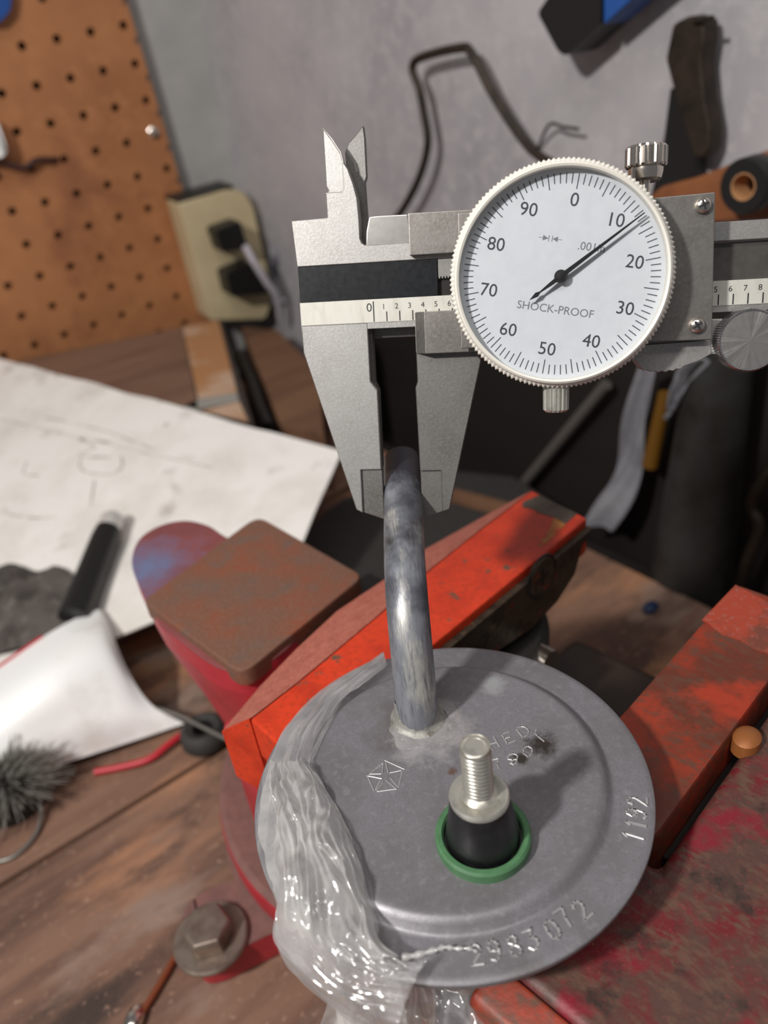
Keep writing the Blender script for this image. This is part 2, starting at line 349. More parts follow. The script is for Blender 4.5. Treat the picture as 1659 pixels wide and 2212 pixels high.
# ------------------------------------------------------------------ workbench
BD = 33.0; g0 = at(0, 1910, ZB)
FBn = frz((g0.x, g0.y, 0), BD)               # x along the boards, y towards the wall
inv = lambda p: ((p.x - g0.x) * math.cos(math.radians(BD)) + (p.y - g0.y) * math.sin(math.radians(BD)), -(p.x - g0.x) * math.sin(math.radians(BD)) + (p.y - g0.y) * math.cos(math.radians(BD)))
xe = inv(at(1380, 1236, ZB))[0]
bench = thing('workbench', 'worn brown plank workbench top under the vise', 'workbench', FBn(xe / 2, 0, ZB - 40))
edges = [-400, -255, -128, 0, 140, inv(at(990, 935, ZB))[1], 330, 480, 640]
ymax = min(inv(FP(x_, 0, -12))[1] for x_ in (-330, 60)) - 4
edges = sorted(e_ for e_ in set(edges) if e_ < ymax - 45) + [ymax]
for a, b_ in zip(edges, edges[1:]):
    if b_ - a < 40: continue
    MB().box(-300, xe + random.uniform(-1.5, 1.5), a + .9, b_ - .9, ZB - 38, ZB + random.uniform(-.4, .4), FBn).build('plank', M['wood'], bench, bevel=1.6)
MB().box(-300, xe - 2, -400, ymax - 10, ZB - 60, ZB - 38.5, FBn).build('underframe', M['wood_dark'], bench)
MB().box(xe + 4, xe + 22, -400, 500, ZB - 90, ZB - 14, FBn).build('edge_board', M['wood_dark'], bench)

# ================================================================== bench vise
VA = 41.0; va, vb = Vector((math.cos(math.radians(VA)), math.sin(math.radians(VA)), 0)), Vector((math.sin(math.radians(VA)), -math.cos(math.radians(VA)), 0))
FV = F((0, 0, 0), va, vb, (0, 0, 1))
def vab(px, py, z): q = at(px, py, z); return (q.dot(va), q.dot(vb))
FVX = F((0, 0, 0), vb, (0, 0, 1), va)        # cross-sections (b, z) run along a
vise = thing('bench_vise', 'orange and red bench vise with rusty square anvil', 'vise', FV(0, -50, ZB + .5))
ZJ = -8.0
fb = vab(1000, 1345, ZJ)[1]; lb = vab(695, 1475, ZJ)[1]; la = vab(830, 1285, ZJ - 6)[1]
a_far = vab(1250, 1112, ZJ)[0]; a_near = -11.5
# fixed jaw: cross-section from the grip face over the top to the dusty chamfer
lb = -46.5
BP = [(538, 1553), (642, 1473), (730, 1400), (815, 1329), (924, 1232), (1037, 1143), (1150, 1058)]
AP = [(479, 1580), (562, 1482), (640, 1402), (728, 1320), (830, 1252), (919, 1186), (1037, 1120)]
B3 = [at(*p, ZJ) for p in BP]; A3 = [at(*p, ZJ - 8.5) for p in AP]
jt = [FV(a_near, fb - .6, ZJ)] + [FV(a_far, fb - .6, ZJ)] + [p.copy() for p in reversed(B3)]
jb_ = [Vector((p.x, p.y, ZJ - 12)) for p in jt]
gp = lambda px, py: (lambda q: (q.dot(va), q.z))(atp(px, py, vb * (fb + 1.6), vb))
low = [gp(*p) for p in [(1257, 1185), (1243, 1240), (1205, 1300), (1150, 1358), (1080, 1405)]]
jbody = [(a_far - .2, ZJ - 2.2)] + low + [(a_near + 6, low[-1][1] - 2), (a_near + 2, ZJ - 27), (a_near + 2, ZJ - 2.2)]
FVL = F((0, 0, 0), va, (0, 0, 1), vb)
MB().prism([(min(a, a_far - 1), min(z_, ZJ - 11)) for a, z_ in jbody], -56, fb - .7, FVL).build('jaw_body', M['orange'], vise)
def loft4(rows): 
    mb = MB(); n = len(rows[0]); v = [p for r in rows for p in r]; f = []
    for i in range(len(rows) - 1):
        for k in range(n): f.append((i * n + k, i * n + (k + 1) % n, (i + 1) * n + (k + 1) % n, (i + 1) * n + k))
    f += [tuple(range(n))[::-1], tuple(range((len(rows) - 1) * n, len(rows) * n))]
    return mb.add(v, f)
dn = lambda p, z: Vector((p.x, p.y, z))
sec = [[b_ - Vector((0, 0, .1)), a, dn(a, ZJ - 24), dn(b_, ZJ - 26)] for a, b_ in zip(A3, B3)]
t0 = [p.lerp(q, .05) for p, q in zip(sec[0], sec[1])]
MB().hull(jb_, jt).build('fixed_jaw', M['orange'], vise, bevel=.9)
loft4([sec[0], t0]).build('jaw_end', M['orange'], vise)
loft4([t0] + sec[1:]).build('dusty_shoulder', M['orange_dusty'], vise, smooth=30)
MB().prism(jbody, fb - .5, fb + 1.6, FVL).build('jaw_plate', M['jaw_face'], vise, bevel=.4)
def top_patch(name, pxs, mat, z=ZJ):
    pp = [at(*p, z) for p in pxs]; return MB().prism([(p.x, p.y) for p in pp], z - .05, z + .12).build(name, mat, vise)
top_patch('bare_metal_patch', [(1130, 1084), (1152, 1076), (1166, 1070), (1247, 1110), (1222, 1132), (1196, 1117), (1168, 1110), (1150, 1100), (1128, 1096)], pm('bare_iron', (104, 94, 84), .5, .5, [((84, 72, 60), 200, .4, .7)]))
top_patch('primer_patch', [(1196, 1118), (1222, 1133), (1168, 1184), (1160, 1178), (1190, 1140)], pm('ochre_primer', (176, 118, 58), .6, 0, [((170, 70, 36), 200, .45, .65)]))
# countersunk screw in the grip face
FVF = F((0, 0, 0), va, (0, 0, 1), vb)
pc = atp(1170, 1245, vb * (fb + 1.6), vb); ca, cz = pc.dot(va), pc.z
sfr = F(FVF(ca, cz, fb + 1.5), va, (0, 0, 1), vb)
sm = MB().lathe([(0, .5), (5.2, .5), (5.6, .1), (5.6, -.5)], sfr, 28).build('jaw_screw', M['jaw_face'], vise)
mb = MB(); mb.box(-2.6, 2.6, -.6, .6, .4, .62, sfr); mb.box(-.6, .6, -2.6, 2.6, .4, .62, sfr); mb.build('screw_slot', M['black'], sm)
MB().lathe([(5.7, .2), (6.3, .35), (6.5, .05), (5.7, .05)], sfr, 28).build('screw_rim', M['black'], sm)
# moving jaw block
mb_ = 0.5 * (vab(1590, 1258, ZJ)[1] + vab(1340, 1540, ZJ)[1]); sb = 0.5 * (vab(1573, 1604, ZJ)[1] + vab(1440, 1765, ZJ)[1])
ma_far = vab(1590, 1258, ZJ)[0]; ma_near = 18.0
MB().prism([(mb_, ZJ), (sb, ZJ), (sb, ZJ - 36), (mb_ + 1, ZJ - 36)], ma_near, ma_far, FVX).build('moving_jaw', M['orange_worn'], vise, bevel=1.4)
MB().prism([(sb + .2, ZJ - 9), (sb + 2.0, ZJ - 9), (sb + 2.0, ZJ - 40), (sb + .4, ZJ - 40)], ma_near + 3, ma_far + 6, FVX).build('jaw_seam_shade', M['wood_dark'], vise)  # dark strip sunk in the gap, coloured to stand for its shade
top_patch('paint_flake', [(1589, 1264), (1659, 1302), (1720, 1340), (1720, 1450), (1659, 1412), (1625, 1402), (1600, 1384), (1560, 1372), (1528, 1346), (1516, 1340)], pm('faded_orange_paint', (158, 60, 38), .55, 0, [((112, 58, 44), 120, .48, .62, (1, 1, 1), 0, 9), ((150, 90, 80), 900, .55, .7)], (.3, 700, .3)))
q = vab(1610, 1580, ZJ); MB().lathe([(0, .9), (1.6, .6), (2.5, -.2), (2.7, -3), (0, -3)], F(FV(q[0], q[1] + .5, ZJ - 1), va * 1.25, vb, (0, 0, 1)), 18).build('brass_pin', pm('old_brass', (150, 92, 48), .45, .3), vise)
# red sliding body of the moving jaw
zr = ZJ - 3
MB().prism([(-15, 22), (15, 22), (15, sb + 2.2), (ma_far + 8, sb + 2.2), (ma_far + 18, sb + 20), (ma_far + 20, sb + 130), (-15, sb + 130)], ZJ - 60, zr, FV).build('sliding_body', M['red_worn'], vise, bevel=2.2, seg=3)
MB().prism([(-22, zr - 60), (-15.05, zr - 60), (-15.05, zr - .4), (-21, zr - 2.2), (-22, zr - 4)], 21, sb + 130, F((0, 0, 0), va, (0, 0, 1), vb)).build('orange_nose', M['orange_worn'], vise, bevel=.8)
# screw and guide bars between the jaws
mb = MB(); mb.tube([FV(40, fb - 30, -46), FV(40, sb + 10, -46)], 7.5, 24); mb.build('lead_screw', M['darkmetal'], vise)
pr = at(1180, 1425, -34)
mb = MB(); mb.tube([FV(pr.dot(va) + 2, pr.dot(vb) - 26, -34), FV(pr.dot(va), pr.dot(vb) + 1.5, -34)], 3.4, 20); mb.build('bright_rod', M['chrome'], vise)
mb = MB(); mb.box(2, 102, fb - 8, sb + 4, -84, -58, FV); mb.build('slide_bar', pm('oily_slide_iron', (52, 40, 32), .45, .3, [((34, 26, 22), 40, .4, .65)]), vise, bevel=4, seg=3)
# round neck under the fixed jaw
MB().lathe([(0, -30), (32, -30), (34, -33), (33, -60), (0, -60)], F(FV(a_far - 42, fb - 26, 0), va, vb, (0, 0, 1)), 48).build('jaw_neck', M['darkmetal'], vise)
# anvil
ZA = -20.0
def round_poly(pts, r, n=5):
    out = []; N_ = len(pts)
    for i in range(N_):
        p, a, b_ = Vector(pts[i]), Vector(pts[i - 1]), Vector(pts[(i + 1) % N_])
        d1, d2 = (a - p).normalized(), (b_ - p).normalized(); rr = r[i] if isinstance(r, (list, tuple)) else r
        s0, s1 = p + d1 * rr, p + d2 * rr
        for k in range(n + 1):
            t = k / n; out.append(tuple(s0 * (1 - t) ** 2 + p * 2 * t * (1 - t) + s1 * t * t))
    return out
aq = [at(*p, ZA) for p in [(306, 1298), (556, 1112), (786, 1243), (522, 1458)]]
poly = round_poly([(p.x, p.y) for p in aq], [3, 6, 4, 5])
MB().prism(poly, ZA - 6, ZA).build('anvil', M['anvil'], vise, bevel=.8)
cc = sum((Vector((p.x, p.y, 0)) for p in aq), Vector()) / 4
# rounded tail behind the anvil, and the red casting below
ZT = ZA - 2.5
tl = [at(*p, ZT) for p in [(345, 1350), (305, 1275), (284, 1215), (300, 1165), (345, 1135), (400, 1124), (450, 1135), (490, 1160), (560, 1190), (700, 1250), (640, 1380), (500, 1450)]]
tl = [Vector((p.x, p.y, 0)) for p in tl]
sp = spline(tl + [tl[0]], 5)[:-1]
MB().prism([(p.x, p.y) for p in sp], ZT - 1, ZT).build('anvil_tail', M['anvil_blue'], vise, bevel=.4)
spot_stain(M['anvil_blue'], at(318, 1225, ZT), ORG[vise.name], 19, (104, 112, 146), .8, 60)
wc = FV(32, -72, 0)
bot = [Vector((wc.x + (p.x - wc.x) * .62, wc.y + (p.y - wc.y) * .62, -100)) for p in sp]
mid = [Vector((wc.x + (p.x - wc.x) * .86, wc.y + (p.y - wc.y) * .86, -52)) for p in sp]
top = [Vector((p.x, p.y, ZT - 1.05)) for p in sp]; mid2 = [Vector((p.x, p.y, ZT - 8)) for p in sp]
mb = MB(); mb.hull(bot, mid); mb.hull(mid, mid2); mb.hull(mid2, top); mb.build('rear_body', M['red'], vise, bevel=0, smooth=50)
# web between the jaw and the anvil
w0 = vab(545, 1500, -30)[0]
mb = MB(); mb.box(a_near + 6, a_far - 26, -78, -56, -74, -33.5, FV); mb.build('jaw_web', M['red'], vise, bevel=2)
# pedestal and swivel base
bc = FV(34, -46, 0)
MB().lathe([(0, -62), (30, -62), (34, -80), (40, -98), (0, -98)], F((bc.x, bc.y, 0), (1, 0, 0), (0, 1, 0), (0, 0, 1)), 48).build('pedestal', M['base_dusty'], vise)
ZS = -108.0
arc = [at(*p, ZS) for p in [(472, 1725), (482, 1790), (505, 1850), (555, 1920), (610, 1968)]]
# circle through three of them
def circ(p, q, r):
    ax, ay, bx, by, cx_, cy_ = p.x, p.y, q.x, q.y, r.x, r.y; d = 2 * (ax * (by - cy_) + bx * (cy_ - ay) + cx_ * (ay - by))
    ux = ((ax * ax + ay * ay) * (by - cy_) + (bx * bx + by * by) * (cy_ - ay) + (cx_ * cx_ + cy_ * cy_) * (ay - by)) / d
    uy = ((ax * ax + ay * ay) * (cx_ - bx) + (bx * bx + by * by) * (ax - cx_) + (cx_ * cx_ + cy_ * cy_) * (bx - ax)) / d
    return Vector((ux, uy, 0)), math.hypot(ax - ux, ay - uy)
sc_c, sc_r = circ(arc[0], arc[2], arc[4])
sc_r = min(sc_r, 75); 
MB().lathe([(0, 0), (sc_r - 2, 0), (sc_r, -1.5)], F((sc_c.x, sc_c.y, ZS), (1, 0, 0), (0, 1, 0), (0, 0, 1)), 64).build('swivel_plate', M['base_dusty'], vise)
MB().lathe([(sc_r, -1.5), (sc_r + .6, -4), (sc_r + .4, -11), (0, -11)], F((sc_c.x, sc_c.y, ZS), (1, 0, 0), (0, 1, 0), (0, 0, 1)), 64).build('swivel_rim', M['red'], vise)
ZL = ZB + 13
lug = [at(*p, ZL) for p in [(388, 2010), (400, 1960), (440, 1925), (500, 1905), (620, 1890), (760, 2000), (700, 2075), (600, 2010), (470, 2075), (425, 2085)]]
MB().prism(round_poly([(p.x, p.y) for p in lug], 3), ZB + .3, ZL).build('base_lug', M['red'], vise, bevel=1.0)
MB().prism(round_poly([(p.x, p.y) for p in lug], 4), ZL + .05, ZL + .35).build('lug_top', M['base_dusty'], vise)
MB().lathe([(0, ZB + .3), (sc_r + 2, ZB + .3), (sc_r + 2, ZL - 2), (sc_r + .5, ZL), (0, ZL)], F((sc_c.x, sc_c.y, 0), (1, 0, 0), (0, 1, 0), (0, 0, 1)), 64).build('base_flange', M['base_dusty'], vise)
# anchor bolt
pbolt = at(458, 2030, ZL)
bolt = thing('anchor_bolt', 'dull hex bolt with washer on the vise base lug', 'bolt', (pbolt.x, pbolt.y, ZL + .4))
fr = frz((pbolt.x, pbolt.y, ZL + .4), 8)
MB().lathe([(0, 0), (11.6, 0), (12, .4), (12, 1.4), (11.4, 2), (0, 2)], fr, 40).build('washer', M['bolt'], bolt)
MB().lathe([(0, 2), (7.6, 2), (8.0, 2.6), (8.0, 7.2), (7.0, 8.4), (0, 8.5)], fr, 6).build('hex_head', M['bolt'], bolt, bevel=.5, smooth=30)

# ================================================================== canister lid
lid = thing('canister_lid', 'round grey stamped metal canister lid with bent pipe and threaded stud', 'lid', (0, 0, -22))
ZP = 1.9                                     # plateau height
prof = [(0, ZP), (12, ZP), (22, ZP), (24.6, ZP + .05), (25.6, ZP + .25), (26.4, ZP + .1), (27.3, ZP - .7), (27.9, .45), (28.5, .05), (29.0, .1), (29.5, 0), (33.6, 0), (34.4, -.05), (34.9, -.4), (35, -.9), (34.8, -1.5), (34, -1.9), (24, -1.9), (23.6, -2.2), (0, -2.2)]
MB().lathe(prof, W0, 160).build('disc', M['zinc'], lid, smooth=40)
MB().lathe([(0, -2.1), (20.3, -2.1), (20.7, -4), (20.7, -21), (19, -22), (0, -22)], F(FV(8, -9.8, 0), (1, 0, 0), (0, 1, 0), (0, 0, 1)), 64).build('canister_neck', M['zinc'], lid)
lo = ORG[lid.name]
spot_stain(M['zinc'], at(1172, 1608, ZP), lo, 3.6, (52, 45, 40), .75, 420)
spot_stain(M['zinc'], at(1125, 1640, ZP), lo, 1.7, (56, 50, 44), .6, 500)
spot_stain(M['zinc'], at(930, 1585, ZP), lo, 8.5, (158, 154, 155), .5, 260)
spot_stain(M['zinc'], at(1065, 1480, ZP), lo, 3.0, (152, 153, 155), .6, 300)
spot_stain(M['zinc'], at(978, 1665, ZP), lo, 1.1, (104, 84, 74), .6, 500)
# bent outlet pipe
tp = [at(903, 1552, ZP), Vector((-3.55, 13.6, 7)), Vector((-3.3, 14.9, 13)), Vector((-3.0, 17.2, 19)), Vector((-2.6, 21.3, 24.2)), Vector((-2.0, 27.5, 28)), Vector((-1.2, 35, 30.2)), Vector((-.45, 42, 31.6)), Vector((.3, 50, 33.0)), Vector((1.1, 58, 34.2))]
path = spline(tp, 7); rp = 3.95
rs = [rp] * len(path)
pipe = MB().tube(path, rs, 36, False)
d_end = (path[-1] - path[-2]).normalized()
inner = [path[-1] - d_end * k for k in (0, 1, 8)]
pipe.tube([path[-1] + d_end * .25, path[-1] - d_end * 14], [3.2, 3.2], 36, False)
pipe.tube([path[-1], path[-1] + d_end * .28, path[-1] + d_end * .25], [rp, rp - .3, 3.2], 36, False)
pipe.build('outlet_pipe', M['pipe'], lid, smooth=60)
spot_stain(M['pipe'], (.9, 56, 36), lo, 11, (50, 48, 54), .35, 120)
mb = MB(); b0 = tp[0]
mb.lathe([(5.5, ZP - .05), (5.0, ZP + .25), (4.6, ZP + .5), (4.35, ZP + 1.0), (4.2, ZP + 2.6), (4.06, ZP + 4.0), (3.9, ZP + 4.2)], F((b0.x, b0.y, 0), (1, 0, 0), (0, 1, 0), (0, .13, 1)), 48, lambda i, r, z: 1 + .035 * noise.noise(Vector((i * .35, z * .7, 3))) + (.03 * noise.noise(Vector((i * 1.1, z, 8)))))
mb.build('solder_collar', M['pipe_foot'], lid, smooth=60)
mb = MB()
mb.lathe([(6.9, ZP + .01), (6.2, ZP + .08), (5.6, ZP + .16), (4.6, ZP + .2)], F((b0.x + 1.2, b0.y - 1.3, 0), (1, 0, 0), (0, 1, 0), (0, 0, 1)), 64, lambda i, r, z: (1 + .25 * noise.noise(Vector((math.cos(i * .098) * 2, math.sin(i * .098) * 2, 5)))) if r > 5.5 else 1)
mb.build('solder_residue', M['residue'], lid, smooth=60)
# threaded stud, washer, rubber mount, green seal
sx, sy = 3.75, -14.2; fs = F((sx, sy, 0), (1, 0, 0), (0, 1, 0), (0, 0, 1))
MB().lathe([(6.3, ZP + .1), (6.3, ZP + 1.7), (6.6, ZP + 2.1), (7.3, ZP + 2.1), (7.65, ZP + 1.7), (7.65, ZP - .02), (6.3, ZP - .02)], fs, 64).build('green_seal', M['green'], lid)
MB().lathe([(0, ZP), (5.7, ZP), (5.95, ZP + 1), (5.8, ZP + 3), (5.1, ZP + 7), (4.75, ZP + 9.4), (4.5, ZP + 10.2), (0, ZP + 10.2)], fs, 56).build('rubber_mount', M['rubber'], lid, smooth=60)
zw = ZP + 10.2
MB().lathe([(0, zw), (4.3, zw), (4.65, zw + .25), (4.7, zw + .9), (4.45, zw + 1.25), (3.4, zw + 1.35), (3.2, zw + 1.25), (0, zw + 1.25)], fs, 48).build('flange_washer', M['stud'], lid)
pr_ = [(2.9, zw + 1.2), (2.5, zw + 1.6)]; z = zw + 1.9; zt = 23.9
while z < zt - 1.0:
    pr_ += [(2.02, z), (2.12, z + .1), (2.34, z + .36), (2.34, z + .46), (2.1, z + .74)]; z += .8
pr_ += [(2.1, z), (2.25, z + .25), (2.2, zt - .25), (1.95, zt), (1.5, zt + .02), (1.4, zt - .1), (0, zt - .1)]
MB().lathe(pr_, fs, 40).build('threaded_stud', M['stud'], lid, smooth=50)
# stamped marks: raised beads, their brighter zinc painting in the groove highlights
GL = {'0': [[(.5, 1), (.18, .85), (.1, .5), (.18, .15), (.5, 0), (.82, .15), (.9, .5), (.82, .85), (.5, 1)]],
      '1': [[(.3, .8), (.55, 1), (.55, 0)]],
      '2': [[(.12, .78), (.3, .97), (.6, 1), (.85, .8), (.8, .55), (.12, 0), (.9, 0)]],
      '3': [[(.12, .98), (.85, 1), (.48, .6), (.82, .5), (.88, .25), (.6, 0), (.3, 0), (.1, .15)]],
      '7': [[(.1, 1), (.9, 1), (.6, .5), (.5, 0)]],
      '8': [[(.5, .54), (.2, .7), (.25, .95), (.5, 1), (.75, .95), (.8, .7), (.5, .54), (.15, .35), (.15, .1), (.5, 0), (.85, .1), (.85, .35), (.5, .54)]],
      '9': [[(.88, .65), (.6, .45), (.25, .5), (.12, .75), (.3, .97), (.6, 1), (.85, .85), (.88, .55), (.75, .15), (.45, 0), (.15, .08)]]}
def stamp(name, strokes, z, r=.22, label=None):
    mb = MB()
    for st in strokes:
        pts = [Vector((p[0], p[1], z)) for p in st]
        for a, b_ in zip(pts, pts[1:]):
            d = b_ - a
            if d.length < 1e-5: continue
            mb.tube([a - d.normalized() * r * .5, b_ + d.normalized() * r * .5], r, 6)
    return mb.build(name, M['zinc_glint'], lid, smooth=60, label=label)
def arc_text(chars, name, h, wdt):
    strokes = []
    for ch, px, py in chars:
        c = at(px, py, .05); th = math.atan2(c.y, c.x); rad = math.hypot(c.x, c.y)
        e = Vector((-math.sin(th), math.cos(th))); n = Vector((-math.cos(th), -math.sin(th)))
        for g in GL[ch]:
            strokes.append([(c.x + e.x * (x - .5) * wdt + n.x * (y - .5) * h, c.y + e.y * (x - .5) * wdt + n.y * (y - .5) * h) for x, y in g])
    stamp(name, strokes, .05, .23)
arc_text([('2', 1029, 2062), ('9', 1068, 2053), ('8', 1111, 2043), ('3', 1148, 2029), ('0', 1194, 2008), ('7', 1219, 1984), ('2', 1256, 1965)], 'stamped_number', 2.9, 2.0)
arc_text([('1', 1368, 1807), ('1', 1374, 1781), ('9', 1375, 1757), ('2', 1377, 1731)], 'stamped_date', 3.0, 1.7)
zz = lambda l, ox=1040, oy=1550, s=9.217: [(lambda q: (q.x, q.y))(at(ox + x / s, oy + y / s, ZP)) for x, y in l]
let = [zz([(100, 460), (225, 650)]), zz([(245, 390), (365, 590)]), zz([(160, 540), (300, 500)]),
       zz([(550, 285), (405, 345), (520, 530), (675, 465)]), zz([(455, 425), (560, 395)]),
       zz([(690, 230), (825, 400), (920, 360), (945, 260), (870, 190), (780, 185), (690, 230)]),
       zz([(1090, 250), (1060, 310), (1130, 380), (1250, 480)]),
       zz([(200, 855), (340, 810), (310, 930), (350, 1020)]),
       zz([(640, 720), (520, 760), (530, 830), (620, 850), (700, 830), (720, 760), (640, 720)]), zz([(620, 850), (580, 910), (640, 940), (700, 900), (700, 850)]),
       zz([(920, 570), (840, 620), (840, 720), (930, 790), (1010, 720), (1010, 620), (920, 570)])]
stamp('stamped_letters', let, ZP + .03, .17)
ez = lambda l: zz(l, 780, 1620, 13.825)
stamp('star_emblem', [ez([(720, 320), (1290, 580)]), ez([(1230, 650), (1120, 1110)]), ez([(1060, 1170), (480, 1250)]), ez([(390, 1230), (185, 770)]), ez([(240, 730), (640, 400)]),
                      ez([(660, 400), (630, 700)]), ez([(740, 400), (810, 690)]), ez([(250, 725), (590, 720)]), ez([(185, 775), (610, 860)]), ez([(880, 850), (1100, 1110)]), ez([(740, 910), (1050, 1170)]),
                      ez([(860, 690), (1190, 620)]), ez([(440, 1180), (560, 930)]), ez([(480, 1200), (650, 980)])], ZP + .02, .13)

# ================================================================== clear plastic bag round the lid
random.seed(3)
inn = [(835, 1432), (760, 1500), (712, 1560), (675, 1640), (700, 1690), (735, 1770), (772, 1850), (792, 1930), (815, 2000), (830, 2055), (875, 2085), (930, 2060)]
out = [(828, 1422), (735, 1470), (655, 1545), (592, 1645), (568, 1740), (566, 1830), (580, 1890), (598, 1950), (594, 2035), (660, 2100), (745, 2165), (860, 2212)]
I3 = spline([at(*p, ZP + .9) for p in inn], 16); O3 = spline([at(*p, -1.5) for p in out], 16)
def bag_layer(seed, amp, lift, inset, drop, NC=90):
    rows = []; n = len(I3)
    for i in range(n):
        t = i / (n - 1); a, b_ = I3[i], O3[i]; a = a.lerp(b_, inset); row = []
        width = (b_ - a).length
        for j in range(NC):
            s_ = j / (NC - 1)
            if s_ < .72:
                q = s_ / .72; p = a.lerp(b_, q); p.z += lift * math.sin(math.pi * min(q * 1.05, 1)) * (.35 + .65 * min(1, width / 14))
                # never sink into the disc
            else:
                q = (s_ - .72) / .28; cdir = Vector((-b_.x, -b_.y, 0)).normalized()
                p = b_ + cdir * (q * q * 3.5) + Vector((0, 0, -drop * q))
            w = Vector((p.x * .16 + seed, p.y * .16, p.z * .16)); u_ = i * .11
            wp = 1.2 * noise.noise(Vector((s_ * 2, u_ * .25, seed))); fold = abs(noise.noise(Vector((s_ * 7 + seed + wp, u_ * .16, seed)))) + .55 * abs(noise.noise(Vector((s_ * 17 + wp * 2, u_ * .35 + seed, 2))))
            k = noise.noise(w) * .6 + noise.noise(w * 2.2) * .1 + fold * 1.3 - .45
            nrm = (Vector((p.x, p.y, 0)).normalized() * .6 + Vector((0, 0, .9)))
            p = p + nrm * k * amp * (.25 + .75 * min(1, width / 12))
            rr = math.hypot(p.x, p.y)
            if s_ < .72 and rr < 35: p.z = max(p.z, (ZP if rr < 27.5 else .2) + .25 + .2 * inset)
            row.append(p)
        rows.append(row)
    return rows
bag = thing('plastic_bag', 'crumpled clear plastic bag wrapped round the lid rim', 'bag', at(640, 1900, -14))
MB().grid(bag_layer(1.3, 1.5, 2.6, 0, 13)).build('outer_film', M['film'], bag, smooth=180)
MB().grid(bag_layer(7.9, 1.1, 1.6, .08, 16)).build('inner_film', M['film'], bag, smooth=180)
MB().tube(spline([at(*p, .9) for p in [(868, 2068), (905, 2062), (940, 2052), (962, 2046), (985, 2049), (1012, 2049), (1030, 2056)]], 6), [.5 - .009 * k + .12 * math.sin(k * 1.3) for k in range(37)], 7).build('film_strand', M['film2'], bag, smooth=180)
# bunched fold low on the left, and the tail hanging under the rim
def crumple(outline_l, outline_r, zf, seed, amp, bulge, NC=90, n=26):
    A = spline(outline_l, n); B = spline(outline_r, n); rows = []
    for i, (a, b_) in enumerate(zip(A, B)):
        row = []
        for j in range(NC):
            q = j / (NC - 1); p = a.lerp(b_, q); p.z += bulge * math.sin(math.pi * q) * math.sin(math.pi * min(1, max(.0, i / (len(A) - 1) * .9 + .08)))
            wp = 1.1 * noise.noise(Vector((q * 2.5, i * .02, seed + 3))); fold = abs(noise.noise(Vector((q * 4 + seed + wp * 1.4, i * .016, seed)))) + .6 * abs(noise.noise(Vector((q * 10 + wp * 3, i * .03 + seed, 4))))
            w = p * .22 + Vector((seed, 0, 0))
            p = p + Vector((-.25, -.35, 1)) * (amp * (fold * 1.5 + noise.noise(w) * .7 + noise.noise(w * 2.2) * .14 - .5))
            rr = math.hypot(p.x, p.y)
            if rr < 35 and zf: p.z = max(p.z, (ZP if rr < 27.5 else .2) + .3)
            row.append(p)
        rows.append(row)
    return rows
L1 = [at(*p, -2) for p in [(590, 1660), (570, 1750), (568, 1840), (592, 1940), (594, 2030), (655, 2100)]]
R1 = [at(*p, ZP + 1) for p in [(672, 1655), (735, 1760), (775, 1860), (795, 1950), (822, 2030), (870, 2070)]]
MB().grid(crumple(L1, R1, True, 4.4, 2.3, 6.5)).build('bunched_fold', M['film2'], bag, smooth=180)
L2 = [at(*p, z) for p, z in [((600, 2020), -2), ((660, 2105), -6), ((715, 2150), -12), ((730, 2200), -18), ((760, 2290), -26)]]
R2 = [at(*p, z) for p, z in [((850, 2065), 1.5), ((905, 2105), 0), ((905, 2130), -6), ((890, 2170), -10), ((880, 2290), -20)]]
MB().grid(crumple(L2, R2, True, 9.1, 1.3, 3.0)).build('tail_fold', M['film2'], bag, smooth=180)
L3 = [at(*p, -22) for p in [(700, 2080), (710, 2160), (700, 2240), (700, 2330)]]
R3 = [at(*p, -16) for p in [(1040, 2120), (1055, 2160), (1080, 2230), (1120, 2330)]]
MB().grid(crumple(L3, R3, False, 2.2, 2.2, 2.0)).build('hanging_tail', M['film2'], bag, smooth=180)
bl = [[at(940 + 30 * j, 2150 + 32 * i, -34 - 6 * math.sin(i * .8) * math.cos(j * .7)) + Vector((0, 0, 2.5 * noise.noise(Vector((i * .6, j * .5, 1))))) for j in range(9)] for i in range(7)]
tag(MB().grid(bl, 1.2).build('blue_cloth', pm('blue_denim', (38, 62, 110), .8, 0, [((26, 44, 84), 300, .4, .7)]), smooth=60), 'dark blue cloth showing below the clear bag at the bottom edge', 'cloth')

# ================================================================== dial caliper
CU = Vector((0.97866119, -0.2027802, -0.0332033)); CV = Vector((0.09378755, 0.29704538, 0.95024625)); CN = Vector((-0.18282824, -0.93308319, 0.30972504))
CO = Vector((-0.95594963, 55.54430574, 66.7348824)); FC = F(CO, CU, CV, CN)
def cal(px, py, w=0.0):
    q = atp(px, py, CO + CN * w, CN) - CO; return (q.dot(CU), q.dot(CV))
def cals(l, w=0.0): return [cal(x, y, w) for x, y in l]
cp = thing('dial_caliper', 'steel dial caliper gripping the bent pipe in its jaws', 'caliper', FC(4, -40, -1.7))
TH = 3.4
gt, gb, bt, bb = 10.95, 4.15, 14.2, -1.35       # groove top / bottom, beam top / bottom
ul = -14.65
head = cals([(629, 477), (707.6, 470), (704, 417), (739, 415), (743, 408), (739, 347), (750.5, 364.4), (762, 396), (770.7, 428), (775, 471.5), (777, 515), (781, 525), (788, 529), (814, 528.5)])
head = [(max(u_, -15.2), v_) for u_, v_ in head] + [(12, bt), (120, bt), (120, gt), (ul, gt)]
mb = MB()
mb.prism(head, -1.2, 0, FC)
hb = [p for p in head[:-4]] + [(12, bt), (120, bt), (120, gt - .3), (ul, gt - .3)]
mb.prism(hb, -TH, -1.2, FC)
mb.prism([(ul, bb), (120, bb), (120, gt), (ul, gt)], -TH, -1.25, FC)
